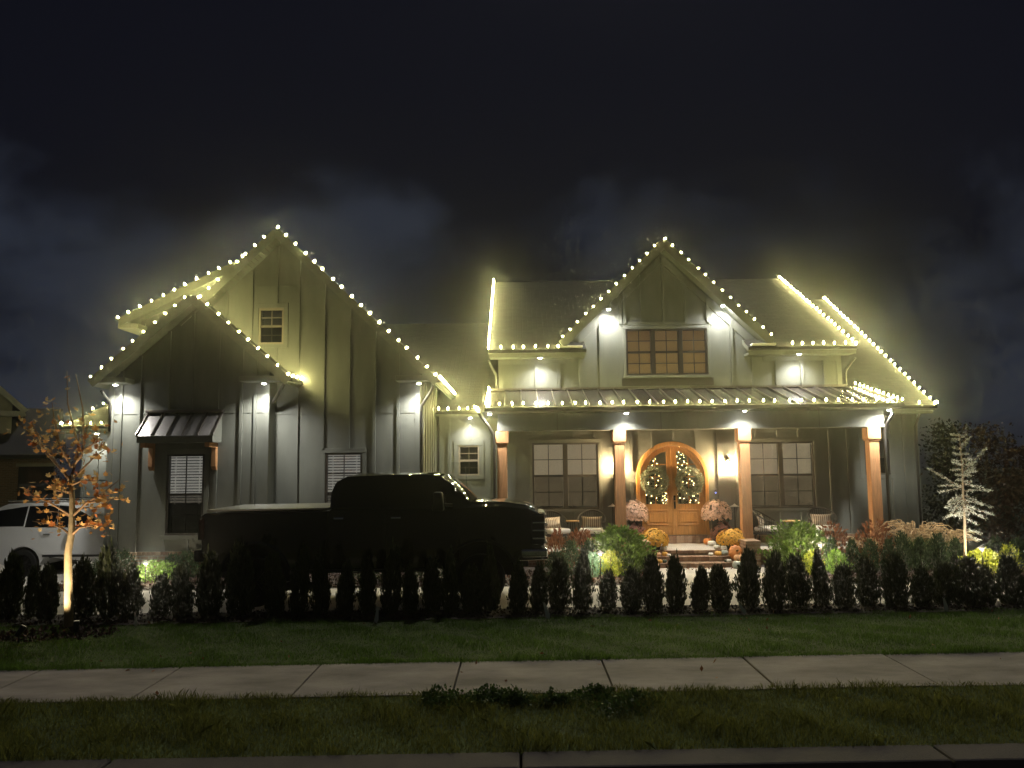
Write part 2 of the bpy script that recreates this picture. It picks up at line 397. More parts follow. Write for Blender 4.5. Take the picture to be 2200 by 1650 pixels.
# ground sheet to the horizon
b = MB(); xs = [-190, -120, -80, -60, -40] + list(np.arange(-30, 31, 2.0)) + [40, 60, 80, 120, 190]; ys = [-50, -30, -20, -10, 0, 3, 5.7] + list(np.arange(6.2, 40, 1.0)) + [45, 60, 90, 140, 240]
vs_ = [(x, y, gz(x, y) - .10) for y in ys for x in xs]; W_ = len(xs)
b.add(vs_, [(j * W_ + i, j * W_ + i + 1, (j + 1) * W_ + i + 1, (j + 1) * W_ + i) for j in range(len(ys) - 1) for i in range(W_ - 1)])
tag(b.build('ground', 'ground', smooth=True), kind='structure')
# street, gutter, curb
tag(sheet('street', -40, 40, -12, 5.1, -.03, 'asphalt', 20, 8), 'dark asphalt street in front of the house')
tag(sheet('gutter_pan', -40, 40, 5.1, 5.80, -.005, 'concrete', 30, 2), 'concrete gutter pan along the street')
b = MB()
for i in range(-10, 11):
    x0 = i * 3.05; x1 = x0 + 3.035; z0, z1 = gz(x0, 5.7), gz(x1, 5.7); e = .085
    b.hexa([(x0, 5.80, z0 - .15), (x1, 5.80, z1 - .15), (x1, 6.16, z1 - .15), (x0, 6.16, z0 - .15)], [(x0, 5.84, z0 + e), (x1, 5.84, z1 + e), (x1, 6.16, z1 + e + .004), (x0, 6.16, z0 + e + .004)])
tag(b.build('curb', 'curb_concrete', bevel=.02), 'low rolled concrete curb between street and verge', kind='structure')
tag(sheet('verge', -40, 40, 6.12, 7.74, -.012, 'turf', 60, 4), 'strip of turf between curb and sidewalk')
# sidewalk: separate slabs with recessed joints
sw = empty('sidewalk', (0, 0, 0)); tag(sw, 'pale concrete sidewalk crossing the front of the lot', kind='structure')
sheet('joint_bed', -32, 32, 7.66, 8.90, -.035, 'joint', 40, 2).parent = sw
jx = at(990, 1410, 8.82).x
for i in range(-18, 19):
    x0 = jx + i * 1.524 + .009; x1 = jx + (i + 1) * 1.524 - .009; b = MB()
    zt = [gz(x0, 8.2), gz(x1, 8.2)]; dz = random.uniform(-.003, .003)
    b.hexa([(x0, 7.66, zt[0] - .12), (x1, 7.66, zt[1] - .12), (x1, 8.86, zt[1] - .12), (x0, 8.86, zt[0] - .12)], [(x0, 7.66, zt[0] - .006 + dz), (x1, 7.66, zt[1] - .006 + dz), (x1, 8.86, zt[1] + .004 + dz), (x0, 8.86, zt[0] + .004 + dz)])
    o = b.build('slab', 'walk_concrete', sw, bevel=.008)
tag(sheet('lawn', -40, 40, 8.86, 12.45, -.008, 'turf', 60, 10), 'mown green lawn between sidewalk and hedge')
tag(sheet('hedge_bed', -40, 40, 11.95, 12.95, .012, 'soil', 120, 3, jag=.08), 'bare dark soil strip under the front hedge')
dw = empty('driveway', (0, 0, 0)); tag(dw, 'pale concrete driveway behind the hedge', kind='structure')
for i in range(-11, 12):
    x0, x1 = i * 3.0 + .012, i * 3.0 + 2.988
    q = [(x0, 12.9), (x1, 12.9), (x1, 15.75 + .12 * math.sin(x1)), (x0, 15.75 + .12 * math.sin(x0))]
    b = MB(); b.hexa([(x, y, gz(x, y) - .12) for x, y in q], [(x, y, gz(x, y) + .012) for x, y in q]); b.build('slab', 'concrete', dw, bevel=.01)
# walkway to the steps, side drive at far left
pw = empty('front_walk', (0, 0, 0)); tag(pw, 'concrete walk from driveway to the brick porch steps', kind='structure')
for i, (ya, yb) in enumerate(((15.9, 17.1), (17.12, 18.3), (18.32, 19.5))):
    b = MB(); q = [(2.95, ya), (6.05, ya), (6.05, yb), (2.95, yb)]; b.hexa([(x, y, gz(x, y) - .1) for x, y in q], [(x, y, gz(x, y) + .014) for x, y in q]); b.build('slab', 'concrete', pw, bevel=.01)
sd_ = empty('side_drive', (0, 0, 0)); tag(sd_, 'concrete side drive under the white car', kind='structure')
for i in range(4):
    x0, x1 = -22 + i * 3.02, -22 + i * 3.02 + 3.0; q = [(x0, 15.9), (x1, 15.9), (x1, 24), (x0, 24)]
    for k in range(3):
        ya, yb = 15.9 + k * 2.7, 15.9 + k * 2.7 + 2.68; q = [(x0, ya), (x1, ya), (x1, yb), (x0, yb)]
        b = MB(); b.hexa([(x, y, gz(x, y) - .1) for x, y in q], [(x, y, gz(x, y) + .01) for x, y in q]); b.build('slab', 'concrete', sd_, bevel=.01)
tag(sheet('planting_bed', -10.0, 16, 15.78, 22.0, -.012, 'soil', 40, 10), 'mulched planting bed along the house front')

# ------------------------------------------------------------------ the house
house = empty('house', (0, 19.6, .3)); tag(house, 'dark olive board and batten house with lit gables and a timber porch', 'house')
HX = house.matrix_world
def hp(o):                       # parent a world-space mesh to the house
    o.parent = house; o.matrix_parent_inverse = Matrix.Translation((0, -19.6, -.3)); return o
YG, YB, YC, YW, YL = 19.6, 19.1, 23.5, 21.9, 24.0
ZB = .325

def poly_wall(name, poly, holes, Y, m='siding', depth=.14):
    """holes may be rects (x0,x1,z0,z1) or polygons [(x,z),...]"""
    hl = [h if isinstance(h, list) else [(h[0], h[2]), (h[1], h[2]), (h[1], h[3]), (h[0], h[3])] for h in holes]
    vs = []; ed = []
    for pl in [poly] + hl:
        o = len(vs); vs += [Vector(p) for p in pl]; k = len(pl); ed += [(o + i, o + (i + 1) % k) for i in range(k)]
    ov, oe, of, *_ = mgeo.delaunay_2d_cdt(vs, ed, [], 0, 1e-5)
    def ins(p, pl):
        c = False; n = len(pl)
        for i in range(n):
            a, b_ = pl[i], pl[(i + 1) % n]
            if (a[1] > p[1]) != (b_[1] > p[1]) and p[0] < (b_[0] - a[0]) * (p[1] - a[1]) / (b_[1] - a[1]) + a[0]: c = not c
        return c
    fs = []
    for f in of:
        c = (sum(ov[i][0] for i in f) / 3, sum(ov[i][1] for i in f) / 3)
        if ins(c, poly) and not any(ins(c, h) for h in hl): fs.append(tuple(f))
    mb = MB(); mb.add([(p[0], Y, p[1]) for p in ov], fs); mb.add([(p[0], Y + depth, p[1]) for p in ov], [f[::-1] for f in fs])
    for pl in [poly] + hl:
        for i in range(len(pl)):
            a, b_ = pl[i], pl[(i + 1) % len(pl)]
            mb.add([(a[0], Y, a[1]), (b_[0], Y, b_[1]), (b_[0], Y + depth, b_[1]), (a[0], Y + depth, a[1])], [(0, 1, 2, 3)])
    return hp(mb.build(name, m))

def sub(o, parent):              # a world-space sub-part under a house part
    o.parent = parent; o.matrix_parent_inverse = Matrix.Translation((0, -19.6, -.3)) @ Matrix.Identity(4)
    o.matrix_parent_inverse = Matrix.Identity(4); return o

def battens(wall, Y, xs, zt, zb, blocks=(), wd=.068, m='siding', name='batten', dep=.05):
    for x in xs:
        segs = [(zb(x) if callable(zb) else zb, zt(x) if callable(zt) else zt)]
        for (x0, x1, z0, z1) in blocks:
            if x0 - .02 < x < x1 + .02:
                ns = []
                for a, c in segs:
                    if z1 <= a or z0 >= c: ns.append((a, c)); continue
                    if z0 > a: ns.append((a, z0))
                    if z1 < c: ns.append((z1, c))
                segs = ns
        for a, c in segs:
            if c - a > .05: sub(MB().box(x - wd / 2, x + wd / 2, Y - dep, Y + .01, a, c).build(name, m), wall)

def strip(wall, Y, x0, x1, z, xs, h=.022, dep=.012, m='siding'):
    """thin horizontal flashing line between battens"""
    e = sorted([x0] + [x for x in xs if x0 < x < x1] + [x1])
    for a, c in zip(e[:-1], e[1:]):
        sub(MB().box(a + .03, c - .03, Y - dep, Y + .005, z - h / 2, z + h / 2).build('flashing', m), wall)

def rect(x0, y0, x1, y1, Y):
    a = at(x0, (y0 + y1) / 2, Y).x; c = at(x1, (y0 + y1) / 2, Y).x; xm = (x0 + x1) / 2
    return (a, c, at(xm, y1, Y).z, at(xm, y0, Y).z)

def blind_mat(name, base, emis, s):
    mat(name, base, .8, emit=emis, estr=s)  # blinds given emission in place of the light reaching them
blind_mat('blind_amber', (.40, .28, .13), (1, .58, .24), .085)
blind_mat('blind_porch', (.52, .46, .36), (1, .80, .52), .15)
blind_mat('blind_garage', (.62, .60, .56), (1, .95, .85), .17)
mat('room_dark', (.05, .045, .04), .9)

def window(Y, r, units=1, blind='slats', bm='blind_porch', casing=.09, fr=.05, screen=True, label=None, drop=1.0, slat=.052, fm='window_dark'):
    if bm == 'blind_garage': slat = .068
    x0, x1, z0, z1 = r; zm = (z0 + z1) / 2
    f = MB(); ya, yb = Y - .012, Y + .11
    f.box(x0, x1, ya, yb, z1 - fr, z1); f.box(x0, x1, ya - .02, yb, z0, z0 + fr); f.box(x0, x0 + fr, ya, yb, z0 + fr, z1 - fr); f.box(x1 - fr, x1, ya, yb, z0 + fr, z1 - fr)
    mw = .13; uw = (x1 - x0 - 2 * fr - mw * (units - 1)) / units
    us = []
    for k in range(units):
        a = x0 + fr + k * (uw + mw); us.append((a, a + uw))
        if k: f.box(a - mw, a, ya, yb, z0 + fr, z1 - fr)
    wn = hp(f.build('window', fm, bevel=.006))
    if label: wn['label'] = label
    cs = MB(); c = casing
    if c:
        cs.box(x0 - c, x1 + c, Y - .03, Y + .005, z1, z1 + c * 1.15); cs.box(x0 - c, x1 + c, Y - .04, Y + .005, z0 - c * .8, z0); cs.box(x0 - c, x0 - .001, Y - .026, Y + .005, z0, z1); cs.box(x1 + .001, x1 + c, Y - .026, Y + .005, z0, z1)
        sub(cs.build('casing', 'siding', bevel=.005), wn)
    for a, b_ in us:
        rail = MB().box(a, b_, Y + .03, Y + .085, zm - .03, zm + .03); sub(rail.build('meeting_rail', fm), wn)
        for lo, hi, yy in ((z0 + fr, zm - .03, Y + .055), (zm + .03, z1 - fr, Y + .040)):
            xm, zz = (a + b_) / 2, (lo + hi) / 2
            sub(MB().box(xm - .011, xm + .011, yy - .012, yy + .012, lo, hi).build('muntin', fm), wn)
            for sa, sb in ((a, xm - .011), (xm + .011, b_)):
                sub(MB().box(sa, sb, yy - .0115, yy + .0115, zz - .011, zz + .011).build('muntin', fm), wn)
                for pz0, pz1 in ((lo, zz - .011), (zz + .011, hi)):
                    sub(MB().box(sa, sb, yy - .003, yy + .003, pz0, pz1).build('pane', 'pane_glass'), wn)
        if screen: sub(MB().box(a + .005, b_ - .005, Y + .018, Y + .020, z0 + fr, zm - .03).build('insect_screen', 'screen'), wn)
        bl = MB(); yb2 = Y + .125
        if blind == 'shade': bl.box(a - .02, b_ + .02, yb2, yb2 + .01, z0 + .02, z1 - .02)
        elif blind == 'slats':
            n = int((z1 - z0 - .06) * drop / slat)
            for i in range(n):
                zc_ = z1 - .05 - i * slat; tl = .012; sh = .0262 if bm == 'blind_porch' else .022
                bl.hexa([(a - .01, yb2, zc_ - sh), (b_ + .01, yb2, zc_ - sh), (b_ + .01, yb2 + .004, zc_ - sh), (a - .01, yb2 + .004, zc_ - sh)],
                        [(a - .01, yb2 + tl, zc_ + sh), (b_ + .01, yb2 + tl, zc_ + sh), (b_ + .01, yb2 + tl + .004, zc_ + sh), (a - .01, yb2 + tl + .004, zc_ + sh)])
            for q in (.14, .86): bl.box(a + uw * q - .012, a + uw * q + .012, yb2 - .004, yb2 - .002, z1 - .05 - n * slat, z1 - .05)
        if bl.v: tag(sub(bl.build('blind', bm), wn), kind='stuff')
    rm = MB(); e = .16
    rm.add([(x0 - e, Y + .145, z0 - e), (x1 + e, Y + .145, z0 - e), (x1 + e, Y + .9, z0 - e), (x0 - e, Y + .9, z0 - e), (x0 - e, Y + .145, z1 + e), (x1 + e, Y + .145, z1 + e), (x1 + e, Y + .9, z1 + e), (x0 - e, Y + .9, z1 + e)], [(0, 1, 2, 3), (4, 5, 6, 7), (2, 3, 7, 6), (1, 2, 6, 5), (3, 0, 4, 7)])
    sub(rm.build('room_box', 'room_dark'), wn)
    return wn

def slab(name, e0, e1, r1, r0, th=.17, under='soffit', top='shingle'):
    """roof plane: eave e0,e1, ridge r0,r1 (top surface), thickness th measured vertically"""
    P = [Vector(p) for p in (e0, e1, r1, r0)]; D = [p - Vector((0, 0, th)) for p in P]
    me = bpy.data.meshes.new(name); me.from_pydata([tuple(p) for p in P + D], [], [(0, 1, 2, 3), (7, 6, 5, 4), (0, 4, 5, 1), (1, 5, 6, 2), (2, 6, 7, 3), (3, 7, 4, 0)]); me.update()
    me.materials.append(MATS[top]); me.materials.append(MATS[under])
    for i in range(1, 6): me.polygons[i].material_index = 1
    uvl = me.uv_layers.new(name='UVMap'); ax = (P[1] - P[0]).normalized(); nn = (P[1] - P[0]).cross(P[3] - P[0]).normalized(); ay = nn.cross(ax)
    for pol in me.polygons:
        for li in pol.loop_indices:
            q = Vector(me.vertices[me.loops[li].vertex_index].co); uvl.data[li].uv = (q.dot(ax), q.dot(ay))
    return hp(link(name, me))
def rake(roof, p, q, h=.2, t=.03, dy=-.015, m='fascia', drop=.09):
    """fascia board along an edge p-q (points on the roof's top edge)"""
    p = Vector(p) + Vector((0, dy, -drop)); q = Vector(q) + Vector((0, dy, -drop)); sub(MB().bar(p, q, t, h).build('rake_board', m), roof)
def gutter(roof, p, q, w_=.12, h=.1):
    sub(MB().bar(Vector(p) + Vector((0, 0, -h * .6)), Vector(q) + Vector((0, 0, -h * .6)), w_, h).build('gutter', 'gutter', bevel=.02), roof)
def downspout(pts, r=.038):
    return hp(MB().tube(pts, r, 10).build('downspout', 'gutter', smooth=True))

# --- big front gable (garage block)
GX, GZ, GS = -5.94, 8.18, .954
gr = lambda x: GZ - GS * abs(x - GX)
w_g1 = rect(556, 662, 610, 740, YG); w_g2 = rect(698, 973, 778, 1150, YG)
dorm = lambda x: 7.36 - .49 * (-6.88 - x)          # top of the shed dormer roof
gwall = poly_wall('wall', [(-9.46, ZB), (-2.42, ZB), (-2.42, gr(-2.42) - .2), (GX, GZ - .2), (-6.7, gr(-6.7) - .2), (-6.95, dorm(-6.95) - .1), (-9.46, dorm(-9.46) - .12)], [w_g1, w_g2], YG, 'siding_gable')
gx = [-8.55, -7.92, -7.30, -6.67, -6.04, -5.48, -4.84, -4.20, -3.56, -2.97]
gtop = lambda x: (gr(x) if x > -6.9 else dorm(x)) - .21
cg = .1
blk = [(w_g1[0] - cg, w_g1[1] + cg, w_g1[2] - .08, w_g1[3] + .11), (w_g2[0] - cg, w_g2[1] + cg, w_g2[2] - .08, w_g2[3] + .11)]
battens(gwall, YG, gx, gtop, ZB, blk)
battens(gwall, YG, [-2.49], lambda x: gr(x) - .25, ZB, wd=.13, name='corner_board', dep=.03)
battens(gwall, YG, [-9.40], lambda x: dorm(x) - .2, ZB, wd=.12, name='corner_board', dep=.03)
zs = at(750, 888, YG).z; strip(gwall, YG, -6.6, -2.49, zs, gx)
strip(gwall, YG, -6.6, -5.0, at(600, 614, YG).z, gx)
window(YG, w_g1, 1, 'slats', 'room_dark', casing=.11, fm='window_taupe', label='small four over four gable window')
window(YG, w_g2, 1, 'slats', 'blind_garage', casing=.1, label='tall window with white blinds partly behind the truck')
# right side wall of the garage block, running back to the connector
b = MB(); b.box(-2.56, -2.42, YG + .141, 27, ZB, gr(-2.42) - .22); swl = hp(b.build('wall', 'siding_gable'))
for k in range(7):
    y = 20.05 + k * .55; sub(MB().box(-2.43, -2.392, y - .03, y + .03, ZB, gr(-2.42) - .25).build('batten', 'siding_gable'), swl)
g_r = slab('roof', (-1.99, 19.1, gr(-1.99)), (-1.99, 28, gr(-1.99)), (GX, 28, GZ), (GX, 19.1, GZ))
g_l = slab('roof', (-9.9, 28, gr(-9.9)), (-9.9, 19.1, gr(-9.9)), (GX, 19.1, GZ), (GX, 28, GZ))
rake(g_r, (-1.97, 19.1, gr(-1.97)), (GX, 19.1, GZ)); rake(g_l, (-8.3, 19.1, gr(-8.3)), (GX, 19.1, GZ))
gutter(g_r, (-1.94, 19.1, gr(-1.99)), (-1.94, 25.5, gr(-1.99)))
# vented soffit teeth under the left rakes
for k in range(26):
    x = -6.15 - k * .085; sub(MB().box(x - .016, x + .016, 19.2, 19.5, gr(x) - .185, gr(x) - .178).build('soffit_vent', 'window_dark'), g_l)
d_r = slab('roof', (-9.76, 27, dorm(-9.76)), (-9.76, 19.1, dorm(-9.76)), (-6.80, 19.1, dorm(-6.80)), (-6.80, 27, dorm(-6.80)), th=.12)
rake(d_r, (-9.76, 19.1, dorm(-9.76)), (-6.95, 19.1, dorm(-6.95)), h=.2, drop=.07)
for k in range(20):
    x = -9.35 + k * .09; sub(MB().box(x - .016, x + .016, 19.2, 19.5, dorm(x) - .128, dorm(x) - .122).build('soffit_vent', 'window_dark'), d_r)
e = dorm(-9.76); sub(MB().hexa([(-9.78, 19.1, e - .22), (-9.3, 19.1, e - .22), (-9.3, 27, e - .22), (-9.78, 27, e - .22)], [(-9.78, 19.1, e - .1), (-9.3, 19.1, e - .1), (-9.3, 27, e - .1), (-9.78, 27, e - .1)]).build('eave_box', 'fascia'), d_r)
# eave returns with the boxed soffit
def eave_box(roof, x0, x1, y0, y1, z0, z1): sub(MB().box(x0, x1, y0, y1, z0, z1).build('eave_box', 'fascia', bevel=.01), roof)
eave_box(g_r, -2.98, -2.0, 19.12, YG - .002, 4.36, 4.49)

# --- small front gable (window bay)
BX, BZ, BSL = -7.78, 6.44, .865
br_ = lambda x: BZ - BSL * abs(x - BX)
w_b = rect(357, 976, 438, 1150, YB)
bwall = poly_wall('wall', [(-9.93, ZB), (-6.02, ZB), (-6.02, br_(-6.02) - .17), (BX, BZ - .18), (-9.93, br_(-9.93) - .17)], [w_b], YB, 'siding_gable')
bx = [-9.62, -9.18, -8.49, -7.92, -7.28, -6.70, -6.36]
battens(bwall, YB, bx, lambda x: br_(x) - .19, ZB, [(w_b[0] - .12, w_b[1] + .12, w_b[2] - .1, w_b[3] + .62)])
battens(bwall, YB, [-9.86, -6.09], lambda x: br_(x) - .2, ZB, wd=.13, name='corner_board', dep=.03)
strip(bwall, YB, -9.86, -6.09, at(280, 889, YB).z, bx)
window(YB, w_b, 1, 'slats', 'blind_garage', casing=.12, label='window with white blinds under the metal awning', drop=.62)
hp(MB().box(-6.16, -6.02, YB + .141, YG - .002, ZB, br_(-6.02) - .2).build('wall', 'siding_gable'))
b_r = slab('roof', (-5.45, 18.6, br_(-5.45)), (-5.45, YG - .005, br_(-5.45)), (BX, YG - .005, BZ), (BX, 18.6, BZ))
b_l = slab('roof', (-10.11, YG - .005, br_(-10.11)), (-10.11, 18.6, br_(-10.11)), (BX, 18.6, BZ), (BX, YG - .005, BZ))
rake(b_r, (-5.43, 18.6, br_(-5.43)), (BX, 18.6, BZ), h=.22); rake(b_l, (-10.13, 18.6, br_(-10.13)), (BX, 18.6, BZ), h=.22)
b_l2 = slab('roof', (-10.11, 24, br_(-10.11)), (-10.11, YG, br_(-10.11)), (-9.3, YG, br_(-9.3)), (-9.3, 24, br_(-9.3)))
eave_box(b_r, -6.62, -5.47, 18.62, YB - .002, 4.34, 4.46); eave_box(b_l, -10.09, -9.32, 18.62, YB - .002, 4.34, 4.46)
gutter(b_r, (-5.4, 18.6, br_(-5.45)), (-5.4, YG - .02, br_(-5.45)))
# garage side wall has its door open; only the wall above and behind the opening
hp(MB().box(-9.93, -9.79, YB + .141, 24, 2.75, br_(-9.93) - .3).build('wall', 'siding_gable'))
hp(MB().box(-9.93, -9.79, YB + .141, 19.75, -.3, 2.75).build('wall', 'siding_gable'))
# bay foundation and brick ledge
def brick_row(parent, x0, x1, y0, y1, z0, z1, wd, gap=.008, name='brick'):
    n = max(1, int(round((x1 - x0) / wd))); s_ = (x1 - x0) / n; ms = []
    for k in range(3):
        me = MB().box(-s_ / 2 + gap / 2, s_ / 2 - gap / 2, y0, y1, z0, z1).mesh('brick'); me.materials.append(MATS['brick_' + 'abc'[k]]); ms.append(me)
    for i in range(n):
        o = link(name, random.choice(ms), None, bevel=0); o.location = (x0 + (i + .5) * s_, random.uniform(-.004, .004), random.uniform(-.002, .002)); o.parent = parent
hp(MB().box(-9.95, -6.0, YB - .02, YB + .3, -.6, ZB - .06).build('foundation', 'brick_face'))
lg = hp(MB().box(-9.97, -5.98, YB - .03, YB + .2, ZB - .06, ZB - .004).build('brick_ledge', 'mortar')); brick_row(lg, -9.98, -5.97, YB - .07, YB - .02, ZB - .065, ZB - .001, .11)
hp(MB().box(-6.0, -2.40, YG - .03, YG + .3, -.6, ZB - .002).build('foundation', 'brick_face'))

# --- awning over the bay window
pA = at(325, 888, YB - .02); pB = at(480, 884, YB - .02); za = pA.z; yf = YB - .62
pC = at(297, 937, yf); pD = at(457, 936, yf)
xl, xr_ = pA.x - .08, pB.x; zl = pC.z
aw = hp(MB().hexa([(xl, yf, zl - .02), (xr_, yf, zl - .02), (xr_, YB - .01, za - .02), (xl, YB - .01, za - .02)], [(xl, yf, zl), (xr_, yf, zl), (xr_, YB - .01, za), (xl, YB - .01, za)]).build('awning', 'awning_metal'))
for k in range(6):
    x = xl + .012 + (xr_ - xl - .024) * k / 5; sub(MB().bar((x, yf - .005, zl + .022), (x, YB - .01, za + .022), .022, .044).build('seam', 'metal_seam'), aw)
sub(MB().bar((xl - .02, YB - .06, za + .04), (xr_ + .02, YB - .06, za + .04), .14, .07).build('ridge_cap', 'metal_seam', bevel=.015), aw)
sub(MB().box(xl + .02, xr_ - .02, yf + .02, YB - .03, zl - .16, zl - .02).build('awning_beam', 'siding', bevel=.01), aw)
for x in (xl + .02, xr_ - .05): sub(MB().add([(x, yf + .03, zl - .02), (x, YB - .03, zl - .02), (x, YB - .03, za - .04), (x + .03, yf + .03, zl - .02), (x + .03, YB - .03, zl - .02), (x + .03, YB - .03, za - .04)], [(0, 1, 2), (3, 5, 4), (0, 3, 4, 1), (1, 4, 5, 2), (2, 5, 3, 0)]).build('side_panel', 'siding'), aw)
for x in (xl + .16, xr_ - .16):
    bk = MB(); t = .055; z0 = zl - .16
    bk.prism([(YB - .03, z0), (yf + .04, z0), (yf + .04, z0 - .11), (YB - .16, z0 - .11), (YB - .16, z0 - .55), (YB - .10, z0 - .65), (YB - .03, z0 - .65)], -t, t)
    o = bk.build('bracket', 'cedar', bevel=.008)
    for vtx in o.data.vertices: xx, yy, zz = vtx.co; vtx.co = (x + yy, xx, zz)
    o.data.update(); sub(o, aw)

# --- connector between the blocks
w_c = rect(985, 957, 1030, 1022, YC)
cwall = poly_wall('wall', [(-2.42, ZB), (-.3, ZB), (-.3, 3.95), (-2.42, 3.95)], [w_c], YC)
cxs = [-2.05, -1.42, -.85]
battens(cwall, YC, cxs, 3.72, ZB, [(w_c[0] - .15, w_c[1] + .15, w_c[2] - .14, w_c[3] + .16)])
sub(MB().box(-2.42, -.3, YC - .03, YC, 3.72, 3.95).build('frieze_board', 'siding'), cwall)
window(YC, w_c, 1, 'slats', 'room_dark', casing=.14, fm='window_taupe', label='small square window in the set-back connector wall')
c_r = slab('roof', (-2.55, 23.0, 3.88), (-.2, 23.0, 3.88), (-.2, 30.6, 7.82), (-8.5, 30.6, 7.82))
gutter(c_r, (-2.4, 22.95, 3.88), (-.6, 22.95, 3.88))

# --- main block: porch wall with door, windows
DX = at(1444.5, 1050, YW).x; ZD = .325
DR = .99                                    # outer radius of the door surround
ZS = at(1444, 1026, YW).z                    # spring line
def arch(cx, r, zs_, zb, n=28, a0=0, a1=math.pi):
    return [(cx + r * math.cos(a0 + (a1 - a0) * i / n), zs_ + r * math.sin(a0 + (a1 - a0) * i / n)) for i in range(n + 1)]
hole = [(DX + DR - .02, ZD)] + arch(DX, DR - .02, ZS, ZD) + [(DX - DR + .02, ZD)]
w_p1 = rect(1144, 951, 1286, 1094, YW); w_p2 = rect(1607, 949, 1750, 1092, YW); w_p3 = rect(1857, 944, 1911, 1020, YW)
mwall = poly_wall('wall', [(-.53, ZB), (10.98, ZB), (10.98, 3.78), (9.0, 3.78), (9.0, 4.3), (-.53, 4.3)], [hole, w_p1, w_p2, w_p3], YW)
mxs = [-.1, .42, .98, 1.55, 2.12, 2.66, 3.10, 3.7, 4.3, 4.9, 5.50, 6.0, 6.55, 7.15, 7.72, 8.55, 9.05, 10.25, 10.6]
cas = lambda r, c=.1: (r[0] - c, r[1] + c, r[2] - c, r[3] + c * 1.2)
def dtop(x):
    return 4.2
dblk = [(DX - DR - .01, DX + DR + .01, ZD, ZS)] + [(DX + DR * math.cos(a), DX + DR * math.cos(a) + .0, 0, 0) for a in ()]
for k in range(9):
    a = (k + .5) / 9 * math.pi; xx = DX + DR * math.cos(a)
    dblk.append((xx - .12, xx + .12, ZS - .1, ZS + DR * math.sin(a) + .03))
battens(mwall, YW, mxs, lambda x: 4.25 if x < 9 else 3.74, ZB, [cas(w_p1), cas(w_p2), cas(w_p3)] + dblk)
battens(mwall, YW, [10.92], 3.74, ZB, wd=.13, name='corner_board', dep=.03)
sub(MB().box(-.5, 9.0, YW - .032, YW, 3.12, 3.2).build('frieze_board', 'siding'), mwall)
sub(MB().box(9.3, 10.98, YW - .032, YW, 3.6, 3.76).build('frieze_board', 'siding'), mwall)
window(YW, w_p1, 2, 'slats', 'blind_porch', label='double porch window with drawn blinds beside the truck nose')
window(YW, w_p2, 2, 'slats', 'blind_porch', label='double porch window with drawn blinds past the lantern')
window(YW, w_p3, 1, 'slats', 'room_dark', casing=.13, label='narrow window half hidden by the end post')
hp(MB().box(10.85, 10.98, YW + .141, 30, -.3, 3.78).build('wall', 'siding'))
hp(MB().box(-.53, -.40, YW + .141, YC - .002, -.3, 4.3).build('wall', 'siding'))
fb = hp(MB().box(-.5, 11.0, YW - .04, YW + .25, -.5, ZB - .004).build('foundation', 'mortar'))
brick_row(fb, -.48, DX - 1.2, YW - .075, YW - .03, .12, ZB - .002, .105)
brick_row(fb, DX - 1.19, DX + 1.2, YW - .10, YW - .03, .12, ZB + .004, .105)
brick_row(fb, DX + 1.21, 9.3, YW - .075, YW - .03, .12, ZB - .002, .105)

